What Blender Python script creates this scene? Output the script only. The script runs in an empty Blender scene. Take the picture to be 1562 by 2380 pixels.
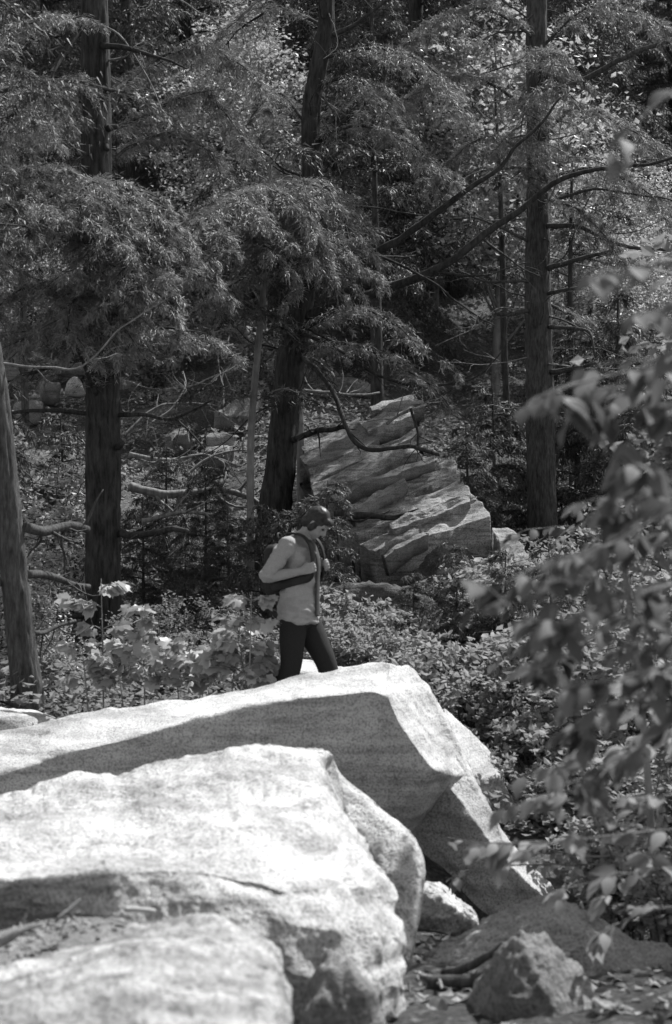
import bpy, bmesh, math
import numpy as np
from mathutils import Vector, Matrix

# ------------------------------------------------------------------ camera, sky, sun, exposure
SC = bpy.context.scene
COL = SC.collection
FPX, CX, CY, CAMZ = 4445.0, 781.0, 1190.0, 1.67     # focal length and centre in photo units, eye height
cam_d = bpy.data.cameras.new('camera')
cam = bpy.data.objects.new('camera', cam_d)
COL.objects.link(cam)
cam.location = (0, 0, CAMZ)
cam.rotation_euler = (math.radians(90), 0, 0)
cam_d.sensor_fit = 'VERTICAL'
cam_d.sensor_height = 36.0
cam_d.sensor_width = 24.0
cam_d.lens = FPX / 2380.0 * 36.0
cam_d.clip_start = 0.05
cam_d.clip_end = 1000
cam_d.dof.use_dof = True
cam_d.dof.focus_distance = 19.5
cam_d.dof.aperture_fstop = 3.4
SC.camera = cam

SUN_EL, SUN_AZ = math.radians(56), math.radians(47)
world = bpy.data.worlds.new('World')
SC.world = world
world.use_nodes = True
wn, wl = world.node_tree.nodes, world.node_tree.links
bg = wn['Background']
sky = wn.new('ShaderNodeTexSky')
sky.sky_type = 'NISHITA'
sky.sun_disc = False
sky.sun_elevation = SUN_EL
sky.sun_rotation = SUN_AZ
bw = wn.new('ShaderNodeRGBToBW')                   # the photograph is black and white
wl.new(sky.outputs[0], bw.inputs[0])
wl.new(bw.outputs[0], bg.inputs[0])
bg.inputs[1].default_value = 0.13
sun_d = bpy.data.lights.new('sun', 'SUN')
sun_d.energy = 4.3
sun_d.angle = math.radians(0.53)
sun_d.color = (1, 1, 1)
sun = bpy.data.objects.new('sun', sun_d)
COL.objects.link(sun)
sdir = Vector((math.sin(SUN_AZ) * math.cos(SUN_EL), math.cos(SUN_AZ) * math.cos(SUN_EL), math.sin(SUN_EL)))
sun.rotation_euler = sdir.to_track_quat('Z', 'Y').to_euler()
sun.location = (8, 10, 30)
SC.view_settings.view_transform = 'Standard'
SC.view_settings.look = 'None'
SC.view_settings.gamma = 1.0
SC.view_settings.use_curve_mapping = False
SC.view_settings.exposure = 1.06
SC.render.engine = 'CYCLES'
SC.cycles.use_denoising = True
SC.cycles.max_bounces = 6
SC.cycles.diffuse_bounces = 3
SC.cycles.transmission_bounces = 4

# ------------------------------------------------------------------ helpers
def P(u, v, y):
    return np.array(((u - CX) / FPX * y, y, CAMZ + (CY - v) / FPX * y))

def lattice(ix, iy, iz, seed):
    h = (ix * 374761393 + iy * 668265263 + iz * 2147483647 + seed * 974711) & 0xffffffff
    h = ((h ^ (h >> 13)) * 1274126177) & 0xffffffff
    h = h ^ (h >> 16)
    return (h & 0xffff) / 32767.5 - 1.0

def vnoise(p, seed=0):
    p = np.asarray(p, float)
    i = np.floor(p).astype(np.int64)
    f = p - i
    f = f * f * (3 - 2 * f)
    r = 0
    for dx in (0, 1):
        for dy in (0, 1):
            for dz in (0, 1):
                w = (f[..., 0] if dx else 1 - f[..., 0]) * (f[..., 1] if dy else 1 - f[..., 1]) * (f[..., 2] if dz else 1 - f[..., 2])
                r = r + w * lattice(i[..., 0] + dx, i[..., 1] + dy, i[..., 2] + dz, seed)
    return r

def fbm(p, octv=4, seed=0, gain=0.5):
    p = np.asarray(p, float)
    r, a = 0, 1.0
    for k in range(octv):
        r = r + a * vnoise(p * 2 ** k + 17.3 * k, seed + k)
        a *= gain
    return r

def mesh_np(name, V, F, mat=None, smooth=True):
    """V (n,3), F (m,k) uniform polygons, or a list of such arrays"""
    V = np.ascontiguousarray(V, dtype=np.float32)
    Fs = F if isinstance(F, list) else [F]
    Fs = [np.asarray(f, dtype=np.int32) for f in Fs if len(f)]
    me = bpy.data.meshes.new(name)
    me.vertices.add(len(V))
    me.vertices.foreach_set('co', V.ravel())
    loops = np.concatenate([f.ravel() for f in Fs])
    tot = np.concatenate([np.full(len(f), f.shape[1], np.int32) for f in Fs])
    start = np.concatenate([[0], np.cumsum(tot)[:-1]]).astype(np.int32)
    me.loops.add(len(loops))
    me.loops.foreach_set('vertex_index', loops)
    me.polygons.add(len(tot))
    me.polygons.foreach_set('loop_start', start)
    me.polygons.foreach_set('use_smooth', np.full(len(tot), smooth, bool))
    me.update(calc_edges=True)
    me.validate()
    if mat is not None:
        me.materials.append(mat)
    return me

def link(name, me, parent=None, loc=None):
    o = bpy.data.objects.new(name, me)
    COL.objects.link(o)
    if parent is not None:
        o.parent = parent
    if loc is not None:
        o.location = loc
    return o

def tag(o, label, cat, group=None, kind=None):
    if label:
        o['label'] = label
    if cat:
        o['category'] = cat
    if group:
        o['group'] = group
    if kind:
        o['kind'] = kind
    return o

def thing(name, label, cat, loc, group=None):
    o = bpy.data.objects.new(name, None)
    COL.objects.link(o)
    o.empty_display_size = 0.1
    o.location = [float(c) for c in loc]
    return tag(o, label, cat, group)

def part(name, V, F, mat, parent, smooth=True, kind=None):
    """mesh given in world coordinates, stored relative to its (unrotated) parent"""
    V = np.asarray(V, float) - np.array(parent.location)[None, :]
    o = link(name, mesh_np(name, V, F, mat, smooth), parent)
    if kind:
        o['kind'] = kind
    return o

def copy_tree(o, parent=None):
    c = o.copy()
    COL.objects.link(c)
    c.parent = parent
    for ch in list(o.children):
        copy_tree(ch, c)
    return c

def catmull(C, n, closed=False):
    """resample control points C (k, ...) to n points"""
    C = np.asarray(C, float)
    k = len(C)
    t = np.linspace(0, k if closed else k - 1, n, endpoint=not closed)
    i = np.floor(t).astype(int)
    if not closed:
        i = np.minimum(i, k - 2)
    f = (t - i).reshape((-1,) + (1,) * (C.ndim - 1))
    g = (lambda j: C[j % k]) if closed else (lambda j: C[np.clip(j, 0, k - 1)])
    a, b, c, d = g(i - 1), g(i), g(i + 1), g(i + 2)
    return 0.5 * ((2 * b) + (c - a) * f + (2 * a - 5 * b + 4 * c - d) * f ** 2 + (3 * b - a - 3 * c + d) * f ** 3)

def sharpen(C, s, closed=False):
    """extra control points near each control point so that faces stay flat and edges tight"""
    if s <= 0:
        return np.asarray(C, float)
    C = np.asarray(C, float)
    out = []
    k = len(C)
    for j in range(k):
        out.append(C[j])
        if j < k - 1 or closed:
            nx = C[(j + 1) % k]
            out.append(C[j] * (1 - s) + nx * s)
            out.append(C[j] * s + nx * (1 - s))
    return np.array(out)

def normals_grid(G, closed):
    du = np.gradient(G, axis=1)
    if closed:
        dv = np.roll(G, -1, 0) - np.roll(G, 1, 0)
    else:
        dv = np.gradient(G, axis=0)
    n = np.cross(du, dv)
    return n / (np.linalg.norm(n, axis=2, keepdims=True) + 1e-9)

def loft(rows, nu, nv, sharp=0.2, amp=0.03, freq=1.5, seed=1, fine=0.006, strata=None, relax=12):
    """closed loft: rows (ring around) x columns (along); returns V, [quads, tris]"""
    C = np.asarray(rows, float)
    C = sharpen(C, sharp, True)
    G = catmull(C, nv, True)
    G = np.swapaxes(catmull(np.swapaxes(G, 0, 1), nu), 0, 1)
    for _ in range(relax):
        G = 0.5 * G + 0.25 * (np.roll(G, 1, 0) + np.roll(G, -1, 0))
    for _ in range(relax * 6):
        G[:, 1:-1] = 0.5 * G[:, 1:-1] + 0.25 * (G[:, 2:] + G[:, :-2])
    N = normals_grid(G, True)
    d = amp * fbm(G * freq, 3, seed) + amp * 0.4 * fbm(G * freq * 3.7, 2, seed + 4) + fine * fbm(G * freq * 9, 3, seed + 9)
    if strata is not None:
        q = np.stack([G @ np.array(strata) * 14, G[..., 0] * 1.2, G[..., 1] * 1.2], -1)
        d = d + fine * 1.6 * fbm(q, 2, seed + 31)
    G = G + N * d[..., None]
    V = G.reshape(-1, 3)
    idx = np.arange(nu * nv).reshape(nv, nu)
    a, b = idx, np.roll(idx, -1, 0)
    Q = np.stack([a[:, :-1], b[:, :-1], b[:, 1:], a[:, 1:]], -1).reshape(-1, 4)
    c0, c1 = G[:, 0].mean(0), G[:, -1].mean(0)
    V = np.vstack([V, c0, c1])
    T0 = np.stack([idx[:, 0], np.full(nv, nu * nv), np.roll(idx[:, 0], -1)], -1)
    T1 = np.stack([np.roll(idx[:, -1], -1), np.full(nv, nu * nv + 1), idx[:, -1]], -1)
    return V, [Q, np.vstack([T0, T1])]

def ico(sub):
    bm = bmesh.new()
    bmesh.ops.create_icosphere(bm, subdivisions=sub, radius=1)
    V = np.array([v.co[:] for v in bm.verts])
    F = np.array([[v.index for v in f.verts] for f in bm.faces])
    bm.free()
    return V, F
ICO = {k: ico(k) for k in (2, 3, 4, 5, 6)}

def boulder_vf(c, size, seed, sub=5, planes=11, k=9.0, amp=0.05, fine=0.015, rot=0.0, extra=None):
    """angular rounded boulder: soft minimum of random planes"""
    r = np.random.default_rng(seed)
    D, F = ICO[sub]
    n = r.normal(size=(planes, 3))
    n /= np.linalg.norm(n, axis=1, keepdims=True)
    n = np.vstack([n, [[0, 0, 1], [0, 0, -1], [1, 0, 0], [-1, 0, 0], [0, 1, 0], [0, -1, 0]]])
    off = np.concatenate([r.uniform(0.68, 1.05, planes), np.full(6, 1.0)])
    if extra:
        n = np.vstack([n, [unit(np.array(e[0], float)) for e in extra]])
        off = np.concatenate([off, [e[1] for e in extra]])
    dots = np.maximum(D @ n.T, 1e-3) / off
    rad = 1.0 / (np.sum(dots ** k, axis=1) ** (1.0 / k))
    V = D * rad[:, None]
    V = V * (1 + amp * fbm(V * 1.7, 3, seed)[:, None] + amp * 0.45 * fbm(V * 4.6, 3, seed + 3)[:, None] + fine * fbm(V * 12, 3, seed + 5)[:, None])
    V = V * np.array(size)
    cr, sr = math.cos(rot), math.sin(rot)
    V = V @ np.array([[cr, sr, 0], [-sr, cr, 0], [0, 0, 1]])
    return V + np.array(c), F

def frames(pts):
    pts = np.asarray(pts, float)
    t = np.gradient(pts, axis=0)
    t /= np.linalg.norm(t, axis=1, keepdims=True) + 1e-9
    ref = np.array([0.0, 1.0, 0.13]) if abs(t[0][1]) < 0.8 else np.array([1.0, 0.1, 0.0])
    a = np.zeros_like(t)
    cur = ref - t[0] * (ref @ t[0])
    for i in range(len(t)):
        cur = cur - t[i] * (cur @ t[i])
        cur /= np.linalg.norm(cur) + 1e-9
        a[i] = cur
    return t, a, np.cross(t, a)

def tube(pts, rad, sides=8, n=None, rough=0.0, seed=0, bark=None):
    """tapered tube through control points; returns V, [quads, tris]"""
    pts = np.asarray(pts, float)
    rad = np.asarray(rad, float) * np.ones(len(pts))
    if n:
        pr = catmull(np.hstack([pts, rad[:, None]]), n)
        pts, rad = pr[:, :3], np.maximum(pr[:, 3], 0.0008)
    t, a, b = frames(pts)
    ang = np.linspace(0, 2 * math.pi, sides, endpoint=False)
    ring = a[:, None, :] * np.cos(ang)[None, :, None] + b[:, None, :] * np.sin(ang)[None, :, None]
    R = rad[:, None] * np.ones((1, sides))
    if rough:
        q = np.stack([np.cos(ang)[None, :] + 0 * R, np.sin(ang)[None, :] + 0 * R, np.cumsum(np.ones(len(pts)))[:, None] * 0.35 + 0 * R], -1)
        R = R * (1 + rough * fbm(q * 1.3, 3, seed))
    if bark:
        s = np.concatenate([[0], np.cumsum(np.linalg.norm(np.diff(pts, axis=0), axis=1))])[:, None] + 0 * R
        q = np.stack([np.cos(ang)[None, :] * 4.5 + 0 * R, np.sin(ang)[None, :] * 4.5 + 0 * R, s * 3.2], -1)
        ridge = 1 - 2 * np.abs(fbm(q + 0.35 * fbm(q * 0.7, 2, seed + 3)[..., None], 2, seed + 7))
        q2 = np.stack([np.cos(ang)[None, :] * 0.8 + 0 * R, np.sin(ang)[None, :] * 0.8 + 0 * R, s * 0.9], -1)
        R = R * (1 + bark * ridge + 0.05 * fbm(q2, 3, seed + 11))
    G = pts[:, None, :] + ring * R[..., None]
    m = len(pts)
    idx = np.arange(m * sides).reshape(m, sides)
    nx = np.roll(idx, -1, 1)
    Q = np.stack([idx[:-1], nx[:-1], nx[1:], idx[1:]], -1).reshape(-1, 4)
    V = np.vstack([G.reshape(-1, 3), pts[0], pts[-1] + t[-1] * rad[-1] * 0.6])
    T = np.vstack([np.stack([nx[0], idx[0], np.full(sides, m * sides)], -1), np.stack([idx[-1], nx[-1], np.full(sides, m * sides + 1)], -1)])
    return V, [Q, T]

def join(parts):
    Vs, Fq, Ft, off = [], [], [], 0
    for V, F in parts:
        for f in (F if isinstance(F, list) else [F]):
            (Fq if f.shape[1] == 4 else Ft).append(f + off)
        Vs.append(V)
        off += len(V)
    out = []
    if Fq:
        out.append(np.vstack(Fq))
    if Ft:
        out.append(np.vstack(Ft))
    return np.vstack(Vs), out

def unit(a):
    return a / (np.linalg.norm(a, axis=-1, keepdims=True) + 1e-9)

# ------------------------------------------------------------------ materials (all grey: a black and white photograph)
def new_mat(name):
    m = bpy.data.materials.new(name)
    m.use_nodes = True
    nt = m.node_tree
    for n in list(nt.nodes):
        nt.nodes.remove(n)
    out = nt.nodes.new('ShaderNodeOutputMaterial')
    return m, nt, out

def N(nt, typ, **kw):
    n = nt.nodes.new(typ)
    for k, v in kw.items():
        if k.startswith('i_'):
            n.inputs[k[2:].replace('_', ' ')].default_value = v
        else:
            setattr(n, k, v)
    return n

def g(v, a=1.0):
    return (v, v, v, a)

def ramp(nt, fac, stops):
    r = nt.nodes.new('ShaderNodeValToRGB')
    el = r.color_ramp.elements
    while len(el) < len(stops):
        el.new(0.5)
    for e, (p, v) in zip(el, stops):
        e.position = p
        e.color = g(v)
    nt.links.new(fac, r.inputs[0])
    return r

def mult(nt, a, b, fac=1.0):
    m = nt.nodes.new('ShaderNodeMixRGB')
    m.blend_type = 'MULTIPLY'
    m.inputs[0].default_value = fac
    nt.links.new(a, m.inputs[1])
    nt.links.new(b, m.inputs[2])
    return m.outputs[0]

def rock_mat(name, lo, hi, scale=1.0, rough=0.85, dark=0.55, bump=0.5, strata_rot=(0, 0, 0), strata=0.4, speckle=0.5):
    m, nt, out = new_mat(name)
    L = nt.links
    tc = N(nt, 'ShaderNodeTexCoord')
    big = N(nt, 'ShaderNodeTexNoise', i_Scale=1.6 * scale, i_Detail=8.0, i_Roughness=0.62)
    L.new(tc.outputs['Object'], big.inputs['Vector'])
    base = ramp(nt, big.outputs[0], [(0.32, lo), (0.5, (lo + hi) / 2), (0.66, hi)])
    mp = N(nt, 'ShaderNodeMapping')
    mp.inputs['Rotation'].default_value = strata_rot
    mp.inputs['Scale'].default_value = (1.2 * scale, 1.2 * scale, 16 * scale)
    L.new(tc.outputs['Object'], mp.inputs['Vector'])
    st = N(nt, 'ShaderNodeTexNoise', i_Scale=1.0, i_Detail=5.0, i_Roughness=0.6)
    L.new(mp.outputs[0], st.inputs['Vector'])
    str_ = ramp(nt, st.outputs[0], [(0.34, 1 - strata), (0.52, 1.0), (0.75, 1.0)])
    col = mult(nt, base.outputs[0], str_.outputs[0])
    sp = N(nt, 'ShaderNodeTexNoise', i_Scale=75.0, i_Detail=3.0, i_Roughness=0.7)
    L.new(tc.outputs['Object'], sp.inputs['Vector'])
    spr = ramp(nt, sp.outputs[0], [(0.36, 1 - speckle), (0.47, 0.9), (0.60, 1.15)])
    col = mult(nt, col, spr.outputs[0])
    li = N(nt, 'ShaderNodeTexNoise', i_Scale=4.2 * scale, i_Detail=9.0, i_Roughness=0.72)
    L.new(tc.outputs['Object'], li.inputs['Vector'])
    lir = ramp(nt, li.outputs[0], [(0.30, dark), (0.43, 0.95), (0.60, 1.0)])
    col = mult(nt, col, lir.outputs[0])
    dn = N(nt, 'ShaderNodeTexNoise', i_Scale=2.3, i_Detail=6.0, i_Roughness=0.65)
    L.new(tc.outputs['Object'], dn.inputs['Vector'])
    dv = N(nt, 'ShaderNodeMixRGB', blend_type='ADD')
    dv.inputs[0].default_value = 0.45
    L.new(tc.outputs['Object'], dv.inputs[1])
    L.new(dn.outputs['Color'], dv.inputs[2])
    vo = N(nt, 'ShaderNodeTexVoronoi', feature='DISTANCE_TO_EDGE', i_Scale=1.25)
    L.new(dv.outputs[0], vo.inputs['Vector'])
    cr = ramp(nt, vo.outputs[0], [(0.0, 0.62), (0.008, 0.86), (0.02, 1.0)])
    cm = N(nt, 'ShaderNodeMixRGB')
    cmf = ramp(nt, big.outputs[0], [(0.36, 0.0), (0.48, 1.0)])
    L.new(cmf.outputs[0], cm.inputs[0])
    L.new(cr.outputs[0], cm.inputs[1])
    cm.inputs[2].default_value = g(1.0)
    col = mult(nt, col, cm.outputs[0])
    bs = N(nt, 'ShaderNodeBsdfPrincipled')
    bs.inputs['Roughness'].default_value = rough
    bs.inputs['Specular IOR Level'].default_value = 0.25
    L.new(col, bs.inputs['Base Color'])
    ad = N(nt, 'ShaderNodeMath', operation='ADD')
    L.new(sp.outputs[0], ad.inputs[0])
    L.new(li.outputs[0], ad.inputs[1])
    ad2 = N(nt, 'ShaderNodeMath', operation='ADD')
    L.new(ad.outputs[0], ad2.inputs[0])
    L.new(st.outputs[0], ad2.inputs[1])
    bp = N(nt, 'ShaderNodeBump', i_Strength=bump, i_Distance=0.02)
    ad3 = N(nt, 'ShaderNodeMath', operation='ADD')
    L.new(ad2.outputs[0], ad3.inputs[0])
    L.new(cm.outputs[0], ad3.inputs[1])
    L.new(ad3.outputs[0], bp.inputs['Height'])
    L.new(bp.outputs[0], bs.inputs['Normal'])
    L.new(bs.outputs[0], out.inputs[0])
    return m

def bark_mat(name, lo, hi, vs=7.0, bump=0.8):
    m, nt, out = new_mat(name)
    L = nt.links
    tc = N(nt, 'ShaderNodeTexCoord')
    mp = N(nt, 'ShaderNodeMapping')
    mp.inputs['Scale'].default_value = (vs * 5, vs * 5, vs)
    L.new(tc.outputs['Object'], mp.inputs['Vector'])
    a = N(nt, 'ShaderNodeTexNoise', i_Scale=1.0, i_Detail=6.0, i_Roughness=0.65)
    L.new(mp.outputs[0], a.inputs['Vector'])
    r = ramp(nt, a.outputs[0], [(0.33, lo), (0.6, hi), (0.8, hi * 1.35)])
    b = N(nt, 'ShaderNodeTexNoise', i_Scale=2.5, i_Detail=7.0, i_Roughness=0.7)
    L.new(tc.outputs['Object'], b.inputs['Vector'])
    r2 = ramp(nt, b.outputs[0], [(0.3, 0.65), (0.55, 1.0), (0.72, 1.5)])
    bs = N(nt, 'ShaderNodeBsdfPrincipled')
    bs.inputs['Roughness'].default_value = 0.9
    bs.inputs['Specular IOR Level'].default_value = 0.15
    L.new(mult(nt, r.outputs[0], r2.outputs[0]), bs.inputs['Base Color'])
    bp = N(nt, 'ShaderNodeBump', i_Strength=bump, i_Distance=0.015)
    L.new(a.outputs[0], bp.inputs['Height'])
    L.new(bp.outputs[0], bs.inputs['Normal'])
    L.new(bs.outputs[0], out.inputs[0])
    return m

def leaf_mat(name, lo, hi, trans=0.35, rough=0.5, scale=9.0, spec=0.35, per_object=False):
    m, nt, out = new_mat(name)
    L = nt.links
    if per_object:
        oi = N(nt, 'ShaderNodeObjectInfo')
        fac = oi.outputs['Random']
    else:
        tc = N(nt, 'ShaderNodeTexCoord')
        no = N(nt, 'ShaderNodeTexNoise', i_Scale=scale, i_Detail=3.0, i_Roughness=0.75)
        L.new(tc.outputs['Object'], no.inputs['Vector'])
        fac = no.outputs[0]
    r = ramp(nt, fac, [(0.1 if per_object else 0.34, lo), (0.9 if per_object else 0.66, hi)])
    bs = N(nt, 'ShaderNodeBsdfPrincipled')
    bs.inputs['Roughness'].default_value = rough
    bs.inputs['Specular IOR Level'].default_value = spec
    L.new(r.outputs[0], bs.inputs['Base Color'])
    tr = N(nt, 'ShaderNodeBsdfTranslucent')
    L.new(r.outputs[0], tr.inputs[0])
    mx = N(nt, 'ShaderNodeMixShader')
    mx.inputs[0].default_value = trans
    L.new(bs.outputs[0], mx.inputs[1])
    L.new(tr.outputs[0], mx.inputs[2])
    L.new(mx.outputs[0], out.inputs[0])
    return m

def cloth_mat(name, lo, hi, scale=140.0, rough=0.85, bump=0.25):
    m, nt, out = new_mat(name)
    L = nt.links
    tc = N(nt, 'ShaderNodeTexCoord')
    a = N(nt, 'ShaderNodeTexNoise', i_Scale=scale, i_Detail=2.0)
    L.new(tc.outputs['Object'], a.inputs['Vector'])
    b = N(nt, 'ShaderNodeTexNoise', i_Scale=9.0, i_Detail=3.0)
    L.new(tc.outputs['Object'], b.inputs['Vector'])
    r = ramp(nt, a.outputs[0], [(0.3, lo), (0.7, hi)])
    bs = N(nt, 'ShaderNodeBsdfPrincipled')
    bs.inputs['Roughness'].default_value = rough
    bs.inputs['Specular IOR Level'].default_value = 0.2
    L.new(r.outputs[0], bs.inputs['Base Color'])
    bp = N(nt, 'ShaderNodeBump', i_Strength=bump, i_Distance=0.02)
    L.new(b.outputs[0], bp.inputs['Height'])
    L.new(bp.outputs[0], bs.inputs['Normal'])
    L.new(bs.outputs[0], out.inputs[0])
    return m

def ground_mat():
    m, nt, out = new_mat('forest_floor')
    L = nt.links
    tc = N(nt, 'ShaderNodeTexCoord')
    a = N(nt, 'ShaderNodeTexNoise', i_Scale=26.0, i_Detail=8.0, i_Roughness=0.75)
    L.new(tc.outputs['Object'], a.inputs['Vector'])
    b = N(nt, 'ShaderNodeTexNoise', i_Scale=0.9, i_Detail=5.0)
    L.new(tc.outputs['Object'], b.inputs['Vector'])
    r = ramp(nt, a.outputs[0], [(0.33, 0.035), (0.52, 0.09), (0.68, 0.22)])
    r2 = ramp(nt, b.outputs[0], [(0.35, 0.55), (0.65, 1.1)])
    bs = N(nt, 'ShaderNodeBsdfPrincipled')
    bs.inputs['Roughness'].default_value = 0.95
    bs.inputs['Specular IOR Level'].default_value = 0.1
    L.new(mult(nt, r.outputs[0], r2.outputs[0]), bs.inputs['Base Color'])
    bp = N(nt, 'ShaderNodeBump', i_Strength=0.9, i_Distance=0.05)
    L.new(a.outputs[0], bp.inputs['Height'])
    L.new(bp.outputs[0], bs.inputs['Normal'])
    L.new(bs.outputs[0], out.inputs[0])
    return m

STR = (0.0, math.radians(9), 0.0)
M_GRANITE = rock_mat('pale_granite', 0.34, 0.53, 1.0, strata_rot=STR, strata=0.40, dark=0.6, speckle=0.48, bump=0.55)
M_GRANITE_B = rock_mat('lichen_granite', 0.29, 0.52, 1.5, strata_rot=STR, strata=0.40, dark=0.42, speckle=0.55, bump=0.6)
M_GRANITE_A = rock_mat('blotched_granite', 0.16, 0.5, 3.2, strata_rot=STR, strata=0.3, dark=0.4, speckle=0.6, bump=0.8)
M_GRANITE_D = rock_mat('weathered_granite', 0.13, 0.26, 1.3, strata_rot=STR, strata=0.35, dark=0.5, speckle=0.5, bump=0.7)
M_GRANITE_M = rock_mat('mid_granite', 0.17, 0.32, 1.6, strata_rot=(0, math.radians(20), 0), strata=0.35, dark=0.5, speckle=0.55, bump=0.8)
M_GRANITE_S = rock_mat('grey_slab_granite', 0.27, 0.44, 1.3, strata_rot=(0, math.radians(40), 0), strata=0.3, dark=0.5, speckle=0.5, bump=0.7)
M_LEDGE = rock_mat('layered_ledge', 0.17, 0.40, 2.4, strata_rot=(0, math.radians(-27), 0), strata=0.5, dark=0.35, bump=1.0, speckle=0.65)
M_MOSS = rock_mat('mossy_rock', 0.05, 0.12, 2.2, strata=0.4, dark=0.5, bump=0.9)
M_BARK = bark_mat('dark_furrowed_bark', 0.014, 0.05, 6.0)
M_BARK2 = bark_mat('scaly_grey_bark', 0.026, 0.08, 9.0)
M_BARK_L = bark_mat('pale_smooth_bark', 0.10, 0.2, 4.0, 0.4)
M_DEAD = bark_mat('bleached_dead_wood', 0.08, 0.2, 5.0, 0.4)
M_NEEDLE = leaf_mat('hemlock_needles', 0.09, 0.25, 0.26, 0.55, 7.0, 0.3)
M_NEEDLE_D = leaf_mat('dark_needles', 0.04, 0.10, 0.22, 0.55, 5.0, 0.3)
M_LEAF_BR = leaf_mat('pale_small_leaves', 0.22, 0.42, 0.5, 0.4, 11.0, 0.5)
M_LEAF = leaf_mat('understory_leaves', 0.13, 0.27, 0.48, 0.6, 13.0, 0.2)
M_LEAF_ONE = leaf_mat('broad_leaf', 0.06, 0.16, 0.4, 0.6, per_object=True, spec=0.15)
M_LEAF_MAPLE = leaf_mat('maple_leaf', 0.2, 0.4, 0.45, 0.45, per_object=True, spec=0.4)
M_LEAF_HAZE = leaf_mat('pale_shrub_leaves', 0.19, 0.36, 0.5, 0.65, 13.0, 0.12)  # paler leaf colour standing in for veiling haze over the shrubs
M_LITTER = leaf_mat('dry_leaf_litter', 0.07, 0.25, 0.1, 0.7, 17.0, 0.2)
M_GROUND = ground_mat()
M_SKIN = cloth_mat('skin', 0.20, 0.24, 30.0, 0.5, 0.05)
M_SHIRT = cloth_mat('grey_shirt', 0.20, 0.26, 160.0, bump=0.9)
M_TEE = cloth_mat('dark_undershirt', 0.045, 0.06)
M_PANTS = cloth_mat('black_trousers', 0.012, 0.018, 120.0)
M_HAIR = cloth_mat('dark_hair', 0.014, 0.03, 60.0, 0.45, 0.6)
M_PACK = cloth_mat('black_nylon', 0.012, 0.02, 200.0, 0.6)
M_CAP = cloth_mat('pale_cloth', 0.3, 0.38, 150.0)

# ------------------------------------------------------------------ ground
PY = np.array([-40, 4, 6.5, 9, 10.5, 12, 14, 17, 20, 22, 25, 30, 40, 60, 100, 170], float)
PZ = np.array([0, -.12, -.18, -.38, -.36, -.12, .06, .42, .85, 1.2, 2.2, 3.7, 7.2, 15.0, 32, 58], float)
def hz(x, y):
    x, y = np.asarray(x, float), np.asarray(y, float)
    z = 0
    for o in (-0.6, 0, 0.6):
        z = z + np.interp(y + o, PY, PZ) / 3
    z = z - 0.26 * np.exp(-((x - 1.5) / 0.9) ** 2 - ((y - 11.8) / 1.9) ** 2) - 0.45 * np.exp(-((x - 1.0) / 0.7) ** 2 - ((y - 10.6) / 0.75) ** 2)
    z = z + 0.28 * np.exp(-((x + 2.3) / 0.9) ** 2 - ((y - 13.6) / 1.2) ** 2)
    z = z + 0.27 * np.exp(-((x + 0.2) / 0.55) ** 4 - ((y - 12.8) / 0.4) ** 4)
    far = np.clip((y - 14) / 12, 0, 1)
    q = np.stack([x * 0.45, y * 0.45, 0 * x], -1)
    q2 = np.stack([x * 2.2, y * 2.2, 0 * x + 5], -1)
    q3 = np.stack([x * 9, y * 9, 0 * x + 5], -1)
    z = z + (0.06 + 0.4 * far) * fbm(q, 2, 3) + 0.035 * fbm(q2, 3, 8) + 0.012 * fbm(q3, 2, 12)
    return z

def axis(lo, hi, c0, c1, fine, coarse):
    a = np.arange(c0, c1, fine)
    l, x = [], c0
    s = fine
    while x > lo:
        s = min(s * 1.15, coarse); x -= s; l.append(x)
    r, x, s = [], c1, fine
    while x < hi:
        r.append(x); s = min(s * 1.15, coarse); x += s
    return np.concatenate([l[::-1], a, r, [hi]])
gx = axis(-120, 120, -3.2, 3.2, 0.07, 6)
gy = axis(-45, 168, 4.0, 19.0, 0.07, 5)
GX, GY = np.meshgrid(gx, gy)
V = np.stack([GX, GY, hz(GX, GY)], -1).reshape(-1, 3)
idx = np.arange(len(gx) * len(gy)).reshape(len(gy), len(gx))
Fg = np.stack([idx[:-1, :-1], idx[:-1, 1:], idx[1:, 1:], idx[1:, :-1]], -1).reshape(-1, 4)
ground = link('ground', mesh_np('ground', V, Fg, M_GROUND))
tag(ground, 'dark forest floor rising to a wooded hillside', None, kind='structure')

# ------------------------------------------------------------------ the big granite rocks
def uv_rows(rows):
    return [[P(*p) for p in r] for r in rows]

def solid_rock(name, V, F, mat, label, cat='rock', group=None):
    c = V.mean(0)
    base = np.array((c[0], c[1], V[:, 2].min()))
    o = link(name, mesh_np(name, V - base, F, mat), None, base)
    return tag(o, label, cat, group)

# C: the long ledge with the sharp prow, behind
ys = lambda r, y: [(u, v, y) for u, v in r]
crest = ys([(-420, 1790), (0, 1697), (150, 1661), (300, 1638), (480, 1612), (640, 1580), (780, 1554), (870, 1541)], 11.6) + [(908, 1541, 11.4), (950, 1552, 11.75), (962, 1570, 12.1)]
edge = ys([(-420, 1900), (0, 1803), (150, 1747), (300, 1712), (480, 1666), (640, 1629), (780, 1611), (862, 1600)], 10.9) + [(902, 1614, 10.95), (990, 1590, 11.65), (995, 1610, 12.2)]
mid1 = ys([(-420, 1960), (0, 1875), (150, 1825), (300, 1790), (480, 1745), (640, 1712), (780, 1690), (860, 1688)], 10.9) + [(934, 1686, 10.92), (1042, 1680, 11.65), (1046, 1700, 12.2)]
mid2 = ys([(-420, 2040), (0, 1960), (150, 1920), (300, 1885), (480, 1840), (640, 1805), (790, 1785), (880, 1782)], 10.88) + [(1010, 1788, 10.88), (1104, 1812, 11.6), (1100, 1825, 12.2)]
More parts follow.
